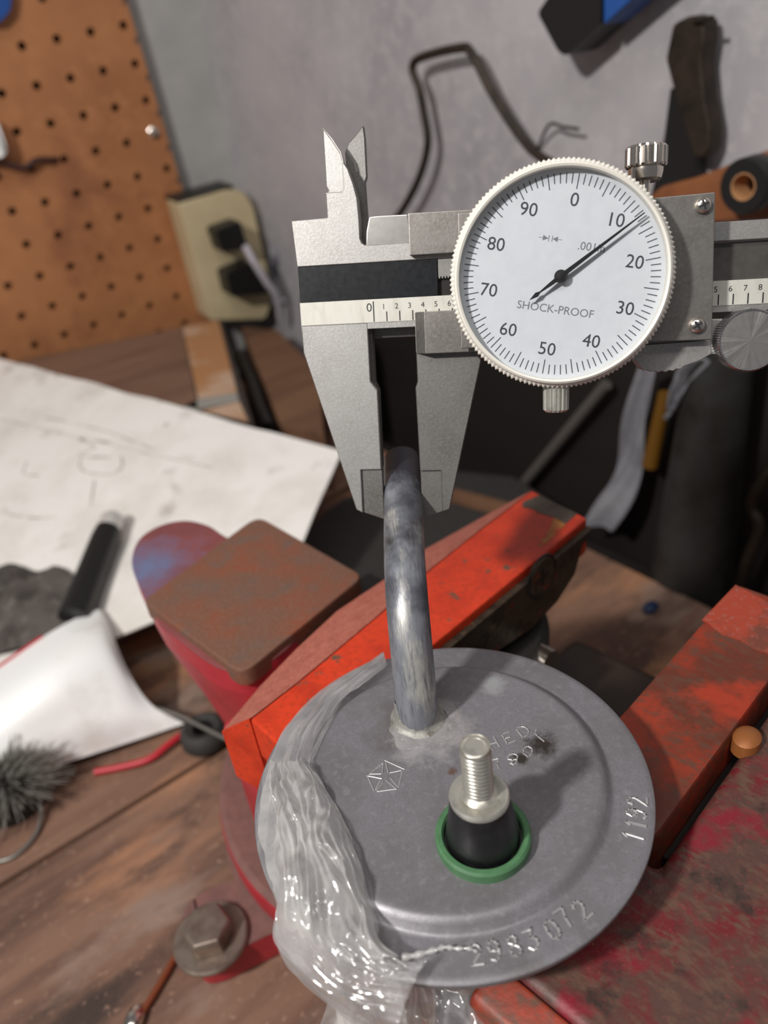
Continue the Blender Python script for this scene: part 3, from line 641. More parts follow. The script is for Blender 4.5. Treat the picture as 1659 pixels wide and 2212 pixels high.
beam = mb.build('beam', M['steel'], cp, bevel=.12, seg=1)
# knife blade of the fixed inside jaw: hollow-ground face
bl_out = cals([(704, 417), (708.5, 411), (703.3, 402), (699.8, 341), (695.5, 274.7), (715.7, 300.8), (734.5, 329.7), (739, 347), (743, 408), (739, 415)])
MB().prism(bl_out, -2.2, -.55, FC).build('inside_jaw', M['steel'], cp, bevel=.15, seg=1)
rim = cals([(695.5, 274.7), (715.7, 300.8), (734.5, 329.7), (739, 347), (743, 408), (739, 415), (704, 417), (704, 418.5), (740.5, 416.8), (745, 409), (741.3, 347), (736.3, 328.5), (717.5, 299.5)])
MB().prism(rim, -.6, -.02, FC).build('blade_edge', M['steel_bright'], cp)
# scale rail and strip
MB().prism([(ul, bb), (120, bb), (120, gb), (ul, gb)], -1.25, -.12, FC).build('scale_rail', M['steel'], cp)
strip = MB().prism([(ul + .05, -.2), (120, -.2), (120, gb - .02), (ul + .05, gb - .02)], -.14, .02, FC).build('scale_strip', M['scale'], cp)
mk = MB(); P_ = 2.54
for i in range(0, 47):
    u_ = i * P_; h = 2.95 if i % 10 == 0 else 1.75
    hh = (0.0 if i % 10 else 0.0)
    mk.box(u_ - .11, u_ + .11, -.1, (h if i % 10 else 3.75), .02, .045, FC)
    if i % 10: text_into(mk, str(i % 10), 1.45, FC, u_ - .55, 2.62, .03)
    elif i == 0: text_into(mk, '0', 2.3, FC, u_ - .85, 2.55, .03)
    else: text_into(mk, str(i // 10), 2.0, FC, u_ - .85, 2.55, .03)
mk.build('scale_marks', M['ink'], strip, smooth=0)
# black inlay, rack
MB().prism([(ul + .1, gb + .02), (12.62, gb + .02), (12.62, gt - .02), (ul + .1, gt - .02)], -1.24, -.1, FC).build('black_inlay', M['inlay'], cp, bevel=.08, seg=1)
rk = [(12.7, gt - .1)]; u_ = 12.7; pts = []
while u_ < 19: pts += [(u_, 7.75), (u_ + .15, 7.3), (u_ + .3, 7.3), (u_ + .45, 7.75)]; u_ += .56
MB().prism([(12.7, gt - .1)] + pts + [(19.2, gt - .1)], -1.2, -.35, FC).build('rack', M['steel_bright'], cp)
MB().prism([(12.65, gb + .02), (62, gb + .02), (62, 7.2), (12.65, 7.2)], -1.24, -1.1, FC).build('rack_groove', M['wood_dark'], cp)
MB().prism([(12.65, gb + .05), (120, gb + .05), (120, gt - .05), (12.65, gt - .05)], -1.25, -1.22, FC).build('groove_floor', M['groove'], cp)
# fixed outside jaw
jb = cals([(651, 703), (655.8, 762), (770, 1101), (783.8, 1108)])
pad_l = cal(779, 1015); pad_lb = cal(783.8, 1108)
fj = jb + [(pad_l[0], pad_l[1]), (-.05, -29.25), (-.05, -13.35), (-1.37, -11.55), (-1.37, -.15), (ul, -.15)]
fj = jb[:3] + [jb[3]] + [pad_l, (-.05, pad_l[1]), (-.05, -13.35), (-1.37, -11.55), (-1.37, -.22)]
fj[0] = (ul, -.22)
MB().prism(fj, -TH, 0, FC).build('fixed_jaw', M['steel'], cp, bevel=.15, seg=1)
fp = [pad_l, pad_lb, cal(826, 1122), (0.0, cal(829, 1122.5)[1]), (0.0, pad_l[1])]
MB().prism(fp, -TH + .6, -.6, FC).build('jaw_tip', M['steel_shaded'], cp, bevel=.08, seg=1)
MB().prism([(-1.45, -1.45), (-.72, -1.45), (-.72, -11.7), (.0, -13.4), (0.0, -29.2), (-.3, -29.2), (-.3, -13.2), (-1.45, -11.6)], -TH - .3, -1.3, FC).build('jaw_relief', M['groove'], cp)
# slider: moving jaw
JG = 7.95
pr_l = cal(912, 1015); pr_r = cal(953, 1016.5); pr_rb = cal(955.6, 1105.6)
oB = cal(971, 1100); oT = cal(1038.5, 781)
mj = [(JG, -.9), (8.05, -11.9), (7.6, -13.1), (JG - .02, pr_r[1]), (pr_r[0], pr_r[1]), pr_rb, oB, oT, (21, -.9)]
MB().prism(mj, -TH, -.05, FC).build('moving_jaw', M['steel_shaded'], cp, bevel=.15, seg=1)
tipb = cal(913.4, 1123.7)
MB().prism([(JG, pr_r[1]), (pr_r[0], pr_r[1]), pr_rb, (JG, tipb[1])], -TH + .6, -.65, FC).build('jaw_tip', M['steel_shaded'], cp, bevel=.08, seg=1)
# slider frame: upper and lower front plates, rear bridge
s_ul = cal(881, 460, 1.6); s_ub = cal(887, 552.5, 1.6)
MB().prism([(s_ul[0], s_ub[1]), (61.5, s_ub[1] + .1), (61.5, 18.6), (s_ul[0], s_ul[1])], .05, 1.6, FC).build('slider_upper_plate', M['steel_plate'], cp, bevel=.25, seg=2)
p0 = cal(916, 672, 2.2); p1 = cal(922.5, 764, 2.2)
lo_ = [(8.0, p0[1] - .1), (62, p0[1] - .1), (62, p1[1]), (8.0, p1[1])]; hi_ = [(p0[0], p0[1] - .1), (62, p0[1] - .1), (62, p1[1]), (p0[0], p1[1])]
mb = MB(); mb.prism(lo_, .06, 2.2, FC, hi_); mb.build('slider_lower_plate', M['steel_plate'], cp, bevel=.12, seg=1)
MB().prism([(8.02, p1[1] + .2), (p0[0] - .05, p1[1] + .2), (p0[0] - .05, p0[1] - .2), (8.02, p0[1] - .2)], .1, .35, FC, [(p0[0] - .25, p1[1] + .2), (p0[0] - .2, p1[1] + .2), (p0[0] - .2, p0[1] - .2), (p0[0] - .25, p0[1] - .2)]).build('slider_chamfer', M['steel_bright'], cp)
tb = cals([(790, 531), (791, 500), (797, 468), (814, 466), (881, 462.5), (890, 531)], -.9)
MB().prism(tb, -TH - .2, -.9, FC).build('slider_bridge', M['steel_bright'], cp, bevel=.3)
rb = cals([(745, 329), (753, 309), (770.7, 289), (784.3, 270.4), (788, 298), (791.8, 382), (788, 393), (793, 460), (797, 530), (770, 530), (758, 430), (748, 360)], -3.8)
MB().prism(rb, -5.4, -3.8, FC).build('rear_inside_jaw', M['steel_shaded'], cp, bevel=.15, seg=1)
MB().prism([(-1, bb - 2), (61, bb - 2), (61, 18.4), (-1, 17)], -TH - 3, -TH - .3, FC).build('slider_back', M['steel_shaded'], cp, bevel=.3)
# gauge plate with its two screws
pT, pB = cal(1545.5, 415, 5.2), cal(1538, 733.5, 5.2)
MB().prism([(17, pB[1] + .3), (pB[0], pB[1]), (pT[0], pT[1]), (46.6, pT[1] - .3), (17, pT[1] - .5)], 3.9, 5.2, FC).build('gauge_plate', M['steel_plate'], cp, bevel=.18)
MB().prism([(19, pB[1] + 1), (pB[0] - 2, pB[1] + 1), (pT[0] - 2, pT[1] - 1), (19, pT[1] - 1)], 1.5, 3.95, FC).build('gauge_block', M['steel_shaded'], cp)
for (px, py) in ((1520, 443), (1506, 703)):
    c = cal(px, py, 5.9); fs_ = F(FC(c[0], c[1], 5.2), CU, CV, CN)
    s_ = MB().lathe([(1.28, 0), (1.36, .35), (1.2, .85), (.8, 1.15), (0, 1.28)], fs_, 24).build('plate_screw', M['chrome'], cp)
    mb = MB(); r_ = random.uniform(.2, .9); fx = F(FC(c[0], c[1], 5.2), CU * math.cos(r_) + CV * math.sin(r_), CV * math.cos(r_) - CU * math.sin(r_), CN)
    mb.box(-.85, .85, -.17, .17, .7, 1.27, fx); mb.box(-.17, .17, -.85, .85, .7, 1.27, fx); mb.build('cross_recess', M['ink'], s_)
# dial
DU, DV = 34.78, 6.0; WF = 9.2                   # dial face height above the beam
fd0 = F(FC(DU, DV, 0), CU, CV, CN)
za = cal(1246.5, 397, WF); zc = cal(1208.7, 601, WF); DA = math.atan2(za[0] - zc[0], za[1] - zc[1])
cd_, sd_ = math.cos(DA), math.sin(DA); fd = F(FC(DU, DV, 0), CU * cd_ - CV * sd_, CV * cd_ + CU * sd_, CN)
MB().lathe([(0, 5.2), (17.6, 5.2), (17.6, 7), (0, 7)], fd0, 64).build('dial_case', M['steel_plate'], cp)
kn = lambda i, r, z: (1.0 + (.009 if i % 2 else -.009)) if r > 18.7 else 1
MB().lathe([(17.2, 7.0), (18.9, 7.0), (19.15, 7.5), (19.15, 9.6), (18.95, 10.1), (18.5, 10.5), (18.3, 11.3), (17.95, 11.6), (17.6, 11.4), (17.55, 9.1), (17.2, 9.0)], fd0, 288, kn).build('bezel', M['bezel'], cp, smooth=30)
face = MB().lathe([(0, WF), (17.56, WF), (17.56, WF - .4), (0, WF - .4)], fd0, 96).build('dial_face', M['dialwhite'], cp)
mk = MB(); mg = MB()
for i in range(100):
    a = 2 * math.pi * i / 100; fx = F(FC(DU, DV, 0), (CU * cd_ - CV * sd_) * math.cos(a) - (CV * cd_ + CU * sd_) * math.sin(a), (CV * cd_ + CU * sd_) * math.cos(a) + (CU * cd_ - CV * sd_) * math.sin(a), CN)
    mk.box(-.085, .085, 14.35 if i % 5 == 0 else 15.15, 16.85, WF, WF + .03, fx)
mk.build('dial_ticks', pm('tick_ink', (70, 76, 84), .6), face, smooth=0)
mk = MB()
for i in range(10):
    a = 2 * math.pi * i / 10; text_into(mk, str(i * 10), 3.15, fd, 12.55 * math.sin(a), 12.55 * math.cos(a), WF + .02)
mk.build('dial_numbers', pm('number_ink', (58, 62, 70), .6), face, smooth=0)
text_into(mg, 'SHOCK-PROOF', 1.95, fd, .15, -5.6, WF + .02)
text_into(mg, '.001in', 1.95, fd, 4.3, 5.4, WF + .02)
def poly_into(mb, pts, fr, z): mb.prism(pts, z, z + .03, fr)
poly_into(mg, [(-4.15, 6.45), (-4.15, 5.55), (-3.2, 6.0)], fd, WF); poly_into(mg, [(-3.2, 6.5), (-3.08, 6.5), (-3.08, 5.5), (-3.2, 5.5)], fd, WF); poly_into(mg, [(-4.9, 6.04), (-4.1, 6.04), (-4.1, 5.96), (-4.9, 5.96)], fd, WF)
poly_into(mg, [(-1.6, 6.45), (-1.6, 5.55), (-2.5, 6.0)], fd, WF); poly_into(mg, [(-2.62, 6.5), (-2.5, 6.5), (-2.5, 5.5), (-2.62, 5.5)], fd, WF); poly_into(mg, [(-1.6, 6.04), (-.85, 6.04), (-.85, 5.96), (-1.6, 5.96)], fd, WF)
mg.build('dial_lettering', M['ink_grey'], face, smooth=0)
# needle
tipn = cal(1391, 462.5, WF + 1.2); cn_ = cal(1208.7, 601, WF + 1.2); NA = math.atan2(tipn[0] - cn_[0], tipn[1] - cn_[1])
fn = F(FC(DU, DV, 0), CU * math.cos(NA) - CV * math.sin(NA), CV * math.cos(NA) + CU * math.sin(NA), CN)
ndl = MB().prism([(-.42, 0), (-.1, 16.6), (.1, 16.6), (.42, 0), (.34, -2), (.14, -4.3), (.42, -5.0), (0, -6.6), (-.42, -5.0), (-.14, -4.3), (-.34, -2)], WF + 1.15, WF + 1.3, fn).build('needle', M['needle'], cp)
MB().lathe([(0, WF + 1.9), (.7, WF + 1.8), (1.1, WF + 1.4), (1.15, WF + 1.0), (.5, WF + .8), (.5, WF), (0, WF)], fn, 28).build('needle_hub', M['needle'], ndl)
MB().lathe([(0, 11.05), (17.5, 11.05), (17.5, 10.85), (0, 10.85)], fd0, 64).build('crystal', M['crystal'], cp)
# lock screw above, bezel clamp below
kc = cal(1397, 340, 1.4); kb = cal(1397, 412, 1.4)[1]; kt = cal(1397, 316, 1.4)[1]; hk = kt - kb
fk = F(FC(kc[0] - .1, kb, 1.4), CU, -CN, CV)
MB().lathe([(.85, -1.5), (.85, hk * .2)], fk, 16).build('lock_screw_thread', M['chrome'], cp)
ks = MB().lathe([(0, hk * .2), (2.2, hk * .2), (2.7, hk * .26), (2.95, hk * .42), (2.95, hk * .5), (2.6, hk * .52), (2.6, hk * .55), (0, hk * .55)], fk, 40).build('lock_screw_collar', M['chrome'], cp)
MB().lathe([(0, hk * .53), (3.35, hk * .53), (3.5, hk * .57), (3.5, hk * .95), (3.3, hk), (0, hk)], fk, 80, lambda i, r, z: (1.03 if i % 4 < 2 else .96) if r > 3.4 else 1).build('lock_screw_knob', M['chrome'], cp, smooth=25)
cb = cal(1201, 888, 7.6); ct = cal(1200, 836, 7.6)
fk2 = F(FC(cb[0], cb[1], 7.4), CU, -CN, CV)
MB().lathe([(0, -.1), (1.9, -.1), (2.25, .3), (2.3, 4.6), (0, 4.6)], fk2, 72, lambda i, r, z: (1.03 if i % 4 < 2 else .95) if r > 2.2 else 1).build('bezel_clamp', M['stud'], cp, smooth=25)
# thumb rest and fine-adjust wheel
tr = cals([(1340, 748), (1536, 734), (1536, 765), (1512, 779), (1478, 791)], 2.6)
ser = []; a0, a1 = cal(1470, 797, 2.6), cal(1390, 800, 2.6)
for k in range(11): t = k / 10; ser.append((a0[0] + (a1[0] - a0[0]) * t, a0[1] + (a1[1] - a0[1]) * t - .45 * math.sin(math.pi * t) + (.18 if k % 2 else -.1)))
MB().prism(tr + ser + cals([(1376, 782), (1340, 770)], 2.6), -TH, 2.6, FC).build('thumb_rest', M['steel'], cp, bevel=.2)
MB().prism(cals([(1534, 690), (1562, 688), (1562, 764), (1534, 766)], 1.6), -2, 1.6, FC).build('wheel_bracket', M['steel_bright'], cp, bevel=.2)
wc_ = cal(1622, 735, 5.2); fw = F(FC(wc_[0], wc_[1], 0), CU, CV, CN)
ra = (cal(1622, 735, 5.2)[0] - cal(1550, 735, 5.2)[0])
MB().lathe([(0, 1.4), (ra, 1.4), (ra, 4.8), (ra - .35, 5.15), (ra - .6, 5.1)], fw, 160, lambda i, r, z: (1.0 if i % 2 else .965) if r > ra - .2 else 1).build('thumb_wheel', pm('turned_steel', (176, 174, 176), .3, .95, [((150, 148, 150), 500, .4, .7)], aniso=.6), cp, smooth=25)

random.seed(5); mb = MB(); NW = 120; zs_ = [5.12 + .16 * noise.noise(Vector((math.cos(2 * math.pi * k / NW) * 3, math.sin(2 * math.pi * k / NW) * 3, 7))) + random.uniform(-.012, .012) for k in range(NW)]
mb.add([fw(0, 0, 5.25)] + [fw((ra - .6) * math.cos(2 * math.pi * k / NW), (ra - .6) * math.sin(2 * math.pi * k / NW), zs_[k]) for k in range(NW)], [(0, 1 + k, 1 + (k + 1) % NW) for k in range(NW)])
mb.build('wheel_face', M['steel_bright'], cp, smooth=0)

# ================================================================== things on the bench
# soiled paper sheet
A_, B_, D_ = at(-40, 763, -60), at(738, 975, -74), at(-60, 1500, -124)
PPN = (B_ - A_).cross(D_ - A_).normalized()
def onpaper(px, py, h=0): return atp(px, py, A_ + Vector((0, 0, h)), PPN)
C_ = onpaper(630, 1225)
rows = []
for i in range(28):
    s_ = i / 27; row = []
    for j in range(36):
        t = j / 35; p = A_.lerp(B_, t).lerp(D_.lerp(C_, t), s_)
        p.z += 1.6 * noise.noise(Vector((p.x * .02, p.y * .02, 1))) + .8 * abs(noise.noise(Vector((p.x * .045, p.y * .03, 4))))
        row.append(p)
    rows.append(row)
ps_ = tag(MB().grid(rows, .8).build('paper_sheet', M['paper'], smooth=60), 'large soiled white paper sheet spread behind the vise', 'paper')
def paper_z(p):
    return 1.6 * noise.noise(Vector((p.x * .02, p.y * .02, 1))) + .8 * abs(noise.noise(Vector((p.x * .045, p.y * .03, 4))))
mk = MB()
for ln, r_ in [([(0, 905), (120, 935), (240, 962), (350, 988), (458, 1010)], .5), ([(172, 950), (240, 958)], .9), ([(172, 950), (205, 968), (170, 985), (238, 990)], .9), ([(262, 985), (264, 1010), (245, 1024), (215, 1026), (185, 1020), (172, 1008), (176, 992)], .9), ([(205, 1038), (196, 1092)], .9), ([(100, 905), (190, 922), (290, 955), (335, 972)], .7), ([(60, 1000), (52, 1025), (84, 1030)], .7), ([(10, 1110), (60, 1120), (120, 1118)], .8)]:
    pp = [onpaper(*p) for p in ln]; pp = [p + Vector((0, 0, paper_z(p) + .15)) for p in spline(pp, 6)]; mk.tube(pp, r_ * .55, 5)
mk.build('handwriting', pm('faded_marker', (150, 136, 130), .9, 0, [((206, 200, 192), 120, .45, .6)]), ps_)
# marker lying on the paper
m0, m1 = onpaper(243, 1122, 8), onpaper(160, 1335, 9); ax = (m1 - m0).normalized(); Lm = (m1 - m0).length
mk_ = thing('marker', 'black barrelled pen with silver tip lying on the paper', 'pen', (m0 + m1) / 2 - Vector((0, 0, 7)))
fm = axis_frame(m0, ax)
MB().lathe([(0, 8), (6.6, 8), (7.2, 14), (7.6, Lm), (0, Lm)], fm, 28).build('barrel', M['black'], mk_)
MB().lathe([(0, -3), (4.6, -2.4), (6.2, 0), (6.5, 8), (0, 8)], fm, 28).build('tip_cap', pm('silver_paint', (214, 212, 208), .35, .3), mk_)
# white curled plastic piece
def surf(tl_, tr_, bl_, br_, n=18):
    T = spline(tl_, 6); Bq = spline(bl_, 6); rows = []
    for i in range(n):
        s_ = i / (n - 1); row = []
        for a, b_ in zip(T, Bq):
            p = a.lerp(b_, s_); row.append(p)
        rows.append(row)
    return rows
TE = [at(*p, z) for p, z in [((-90, 1500), -112), ((0, 1440), -108), ((110, 1365), -104), ((205, 1318), -104), ((228, 1330), -108)]]
ME = [at(*p, z) for p, z in [((-90, 1580), -104), ((0, 1530), -98), ((110, 1460), -94), ((225, 1405), -98), ((272, 1440), -108)]]
BE0 = [at(*p, z) for p, z in [((-90, 1660), -112), ((10, 1620), -110), ((130, 1570), -110), ((260, 1530), -114), ((325, 1520), -120)]]
BE = [at(*p, z) for p, z in [((-90, 1720), -128), ((30, 1682), -128), ((150, 1645), -128), ((290, 1600), -130), ((398, 1563), -131)]]
rows = []
cols = [spline([a, b_, c, d], 8) for a, b_, c, d in zip(spline(TE, 6), spline(ME, 6), spline(BE0, 6), spline(BE, 6))]
rows = [[c[i] for c in cols] for i in range(len(cols[0]))]
po_ = tag(MB().grid(rows, 1.2).build('plastic_offcut', M['white'], smooth=60), 'curled bright white plastic piece left of the vise', 'plastic')
MB().tube([p + Vector((0, 0, .3)) for p in spline(TE, 6)[4:12]], .8, 8).build('red_edge', M['redwire'], po_, label='red edge strip')
rg = [[onpaper(-60 + 16 * j + 7 * math.sin(i * 1.1), 1225 + 14 * i + 9 * math.sin(j * .9) + 30 * max(0, (j - 11) / 4), 5 + 5 * math.sin(math.pi * min(1, i / 13)) * math.sin(math.pi * j / 15) + 2.4 * noise.noise(Vector((i * .5, j * .45, 3)))) for j in range(16)] for i in range(14)]
tag(MB().grid(rg, 1.5).build('dirty_cloth', pm('dirty_grey_cloth', (84, 78, 74), .9, 0, [((58, 52, 49), 60, .42, .62), ((112, 106, 100), 140, .55, .7)], (.5, 300, 1)), smooth=60), 'crumpled dark grey dirty cloth on the paper above the white plastic', 'cloth')
# wire cup brush at the left edge
bp0 = at(-30, 1625, -104)
wb = thing('wire_brush', 'fuzzy grey wire brush at the left edge by the white plastic', 'brush', (bp0.x, bp0.y, ZB))
MB().lathe([(0, 0), (12, 0), (13, 4), (11, 18), (0, 20)], F((bp0.x, bp0.y, ZB + .3), (1, 0, 0), (0, 1, 0), (0, 0, 1)), 28).build('hub', M['darkmetal'], wb)
mb = MB(); random.seed(11)
for k in range(900):
    a = random.uniform(0, 2 * math.pi); e = random.uniform(-.1, 1.3); d = Vector((math.cos(a) * math.cos(e), math.sin(a) * math.cos(e), math.sin(e) * .8))
    o_ = Vector((bp0.x, bp0.y, ZB + 12)) + d * 6; l_ = random.uniform(12, 22); bend = Vector((random.uniform(-2, 2), random.uniform(-2, 2), random.uniform(-3, 1)))
    mb.tube([o_, o_ + d * l_ * .6 + bend * .3, o_ + d * l_ + bend], [.22, .2, .14], 3)
mb.build('bristles', M['bristle'], wb, kind='stuff')
def wire(name, pts, r, mat, label, cat='wire', n=8, z=None):
    P3 = [at(p[0], p[1], p[2] if len(p) > 2 else z) for p in pts]
    return tag(MB().tube(spline(P3, 8), r, n).build(name, mat, smooth=60), label, cat)
wire('grey_wire', [(20, 1668, -120), (62, 1690, -126), (88, 1740, -131), (78, 1800, -133.5), (30, 1850, -133.8), (-30, 1866, -133.8)], .9, M['greywire'], 'thin grey wire curling from the brush over the bench')
wire('red_wire', [(205, 1668, -133), (262, 1657, -133), (322, 1640, -132), (362, 1610, -131), (405, 1577, -131)], 1.5, M['redwire'], 'short red insulated wire below the white plastic')
wire('steel_wire', [(325, 1526, -124), (385, 1545, -124), (440, 1572, -124), (500, 1602, -124)], .9, M['greywire'], 'thin steel wire running from the white plastic to the vise')
wire('copper_wire', [(388, 2050, -133.5), (350, 2118, -133.5), (306, 2190, -133.5)], 1.2, M['copper'], 'copper coloured rod on the bench beside the anchor bolt', 'rod')
q = at(292, 2205, -134)
tag(MB().lathe([(0, 0), (2.6, 0), (3.2, 1.5), (2.4, 3.2), (0, 3.6)], F((q.x, q.y, ZB + .5), (1, .2, 0), (0, 1.4, 0), (0, 0, 1)), 14).build('solder_blob', M['chrome'], smooth=60), 'shiny metal blob at the end of the copper rod', 'solder')
q = at(447, 1600, ZB)
tag(MB().lathe([(4.5, 8), (7.5, 9), (10, 7), (10.5, 2), (9.5, .4), (4.5, .4), (4.5, 8)], F((q.x, q.y, ZB + .2), (1, 0, 0), (0, 1, 0), (0, 0, 1)), 32).build('rubber_grommet', M['mat'], smooth=50), 'dark round rubber grommet between white plastic and vise', 'grommet')
# dark rubber mat behind the vise
mp_ = [at(*p, ZB) for p in [(645, 1185), (690, 1130), (745, 1085), (985, 1026), (1110, 1040), (1220, 1110), (1150, 1190), (1000, 1200), (860, 1300), (780, 1330)]]
tag(MB().prism([(p.x, p.y) for p in mp_], ZB + .6, ZB + 3.2).build('rubber_mat', M['mat'], bevel=.5), 'black rubber mat on the bench behind the anvil', 'mat')
s0, s1 = at(960, 1072, ZB + 4), at(1075, 1104, ZB + 4); d = (s1 - s0).normalized()
tag(MB().box(-6, (s1 - s0).length + 10, -4, 4, 0, 6, F((s0.x, s0.y, ZB + 3.4), d, Vector((-d.y, d.x, 0)), (0, 0, 1))).build('wood_stick', M['wood_mid'], bevel=.5), 'short brown wooden stick on the rubber mat', 'stick')
q = at(1405, 1318, ZB)
tag(MB().lathe([(0, 0), (4, 0), (4.4, 1.5), (3, 3), (0, 3.2)], F((q.x, q.y, ZB + .6), (1, .3, 0), (0, .8, 0), (0, 0, 1)), 14).build('blue_bead', pm('dark_blue_plastic', (26, 44, 76), .5), smooth=60), 'small blue bead on the bench between the vise jaws', 'bead')
# flooring sample box behind the paper
bz = -72.0
bq = [at(*p, bz) for p in [(-20, 792), (478, 688), (548, 915), (60, 812)]]
box = thing('sample_box', 'wood print cardboard box behind the paper sheet', 'box', (sum((p.x for p in bq)) / 4, sum((p.y for p in bq)) / 4, ZB + .6))
MB().prism([(p.x, p.y) for p in bq], ZB + .6, bz - .1).build('carton', M['darkcard'], box, bevel=.6)
def quad_on(name, pxs, z, mat, h=.4):
    p4 = [at(*p, z) for p in pxs]; return MB().prism([(p.x, p.y) for p in p4], z - .05, z + h).build(name, mat, box)
quad_on('lid_print', [(-14, 794), (392, 708), (428, 884), (62, 811)], bz, M['boxtop'])
quad_on('tan_panel', [(394, 707), (472, 692), (512, 848), (428, 862)], bz, M['tan'])
quad_on('grey_band', [(395, 878), (428, 864), (512, 850), (516, 866), (432, 884), (400, 895)], bz, M['boxgrey'])
quad_on('lower_panel', [(436, 888), (517, 868), (536, 911), (460, 893)], bz, M['tan'])
# scrap blocks behind
def scrap(name, pxs, z0, z1, mat, label, cat='wood'):
    p4 = [at(*p, z1) for p in pxs]; return tag(MB().prism([(p.x, p.y) for p in p4], z0, z1).build(name, mat, bevel=1.2), label, cat)
scrap('wood_block', [(520, 705), (600, 712), (690, 800), (700, 935), (602, 918)], ZB + .6, -92, M['wood_mid'], 'brown scrap wood block behind the caliper jaw')
tag(MB().tube(spline([at(515, 770, -88), at(540, 820, -88), at(560, 880, -88), at(580, 925, -90)], 6), 5, 12).build('black_hose', M['black'], smooth=60), 'black rubber hose along the box edge', 'hose')
scrap('black_case', [(625, 560), (720, 540), (790, 660), (770, 740), (655, 660)], ZB + .6, -66, M['black'], 'black plastic case in the corner behind the caliper', 'case')

# ================================================================== things on the left wall
strip_ = thing('outlet_strip', 'cream power outlet box beside the pegboard', 'outlet box', pegp(500, 690, 0))
qs = [pxy(*p, 34) for p in [(386, 440), (498, 408), (528, 414), (548, 445), (592, 640), (575, 690), (456, 694)]]
MB().prism(round_poly(qs, [3, 6, 6, 6, 6, 4, 3]), .8, 34, FP).build('housing', M['cream'], strip_, bevel=2.0)
MB().prism([pxy(*p, 0) for p in [(420, 450), (520, 430), (560, 640), (478, 660)]], -12, .7, FP).build('rear_box', M['darkmetal'], strip_)
MB().prism([pxy(*p, 30) for p in [(378, 432), (500, 398), (506, 406), (386, 440)]], .8, 31, FP).build('top_bracket', M['darkmetal'], strip_)
for i, (pxs, lab) in enumerate([([(462, 497), (518, 476), (536, 536), (478, 545)], 'black plug with pale cord in the upper socket of the cream outlet box'), ([(486, 590), (540, 566), (598, 632), (498, 640)], 'black plug in the lower socket of the cream outlet box')]):
    pg = thing('power_plug', lab, 'plug', pegp(*pxs[3], 35), 'plugs in the outlet box')
    MB().prism(round_poly([pxy(*p, 54) for p in pxs], 3), 34.3, 56, FP).build('plug_body', M['black'], pg, bevel=2.5)
    if i == 0: MB().tube(spline([pegp(530, 532, 58), pegp(548, 565, 66), pegp(575, 608, 68), pegp(598, 642, 66), pegp(606, 690, 58)], 6), 3.1, 12).build('plug_cord', pm('pale_cord', (176, 170, 178), .5), pg, smooth=60)
rg = [[pegp(585 + 13 * j, 535 + 17 * i, 40 + 8 * math.sin(i * .9 + j * .7)) for j in range(8)] for i in range(8)]
tag(MB().grid(rg, 2).build('grey_rag', M['rag'], smooth=60), 'small grey rag hanging left of the caliper head', 'rag')
q = pegp(611, 516, 45); tag(MB().lathe([(0, -8), (4, -8), (5.5, 0), (4, 7), (0, 8)], axis_frame(q, (0.2, .1, 1)), 16).build('orange_cap', M['orangeplastic'], smooth=60), 'small orange cap left of the caliper head', 'cap')
tag(MB().prism(round_poly([pxy(*p, 14) for p in [(-60, 230), (-5, 262), (16, 325), (8, 340), (-60, 350)]], 4), 1, 14, FP).build('white_holder', M['white'], bevel=2), 'white plastic holder at the left edge of the pegboard', 'holder')
tag(MB().tube(spline([pegp(-20, 345, 6), pegp(20, 356, 6), pegp(52, 363, 6), pegp(80, 346, 5), pegp(112, 345, 3), pegp(123, 343, -2)], 8), 2.2, 10).build('brown_cable', pm('brown_cable', (62, 34, 30), .5), smooth=60), 'dark brown cable on the pegboard below the white holder', 'cable')
tag(MB().prism(round_poly([pxy(*p, 6) for p in [(-30, -40), (27, -30), (22, 24), (-4, 52), (-40, 50)]], 4), .6, 8, FP).build('blue_clip', M['blue'], bevel=1), 'blue clip in the top left corner on the pegboard', 'clip')

# ================================================================== things on the right wall
def wpath(pts, w): return [wallp(p[0], p[1], p[2] if len(p) > 2 else w) for p in pts]
tag(MB().tube(spline(wpath([(830, 500), (868, 455), (905, 385), (924, 310), (915, 240), (905, 190), (891, 147), (910, 124), (992, 104), (1018, 114), (1060, 195), (1108, 272), (1150, 325), (1190, 352)], 14), 6), 2.3, 12).build('bent_hanger', M['iron'], smooth=60), 'bent brown iron rod hanging on the grey wall', 'hook')
tag(MB().tube(spline(wpath([(1160, 325, 1), (1186, 270, 8), (1215, 274, 9), (1250, 279, 9)], 8), 5), .75, 8).build('wire_nail', M['iron'], smooth=60), 'thin bent nail on the grey wall above the dial', 'nail')
hw = 22
ht = thing('hand_tool', 'black and blue tool handle at the top of the grey wall', 'tool', wallp(1230, 60, 2))
MB().prism(round_poly([wxy(*p, hw) for p in [(1160, 28), (1186, -10), (1296, -110), (1298, 50), (1222, 122), (1205, 112)]], 2.5), 3, hw, FW).build('handle_end', M['black'], ht, bevel=2)
MB().prism([wxy(*p, hw) for p in [(1297, -110), (1400, -200), (1480, -108), (1298, 58)]], 4, hw - 1, FW).build('blue_grip', M['blue'], ht, bevel=1.5)
bt_ = thing('pry_tool', 'long dark iron tool with worn handle hanging on the wall', 'tool', wallp(1450, 415, 2))
MB().prism(round_poly([wxy(*p, 15) for p in [(1452, 52), (1488, 34), (1520, 44), (1522, 82), (1514, 135), (1521, 210), (1533, 275), (1530, 325), (1518, 343), (1497, 340), (1462, 230), (1436, 128)]], 1.6), 5, 15, FW).build('handle', M['iron'], bt_, bevel=1.5)
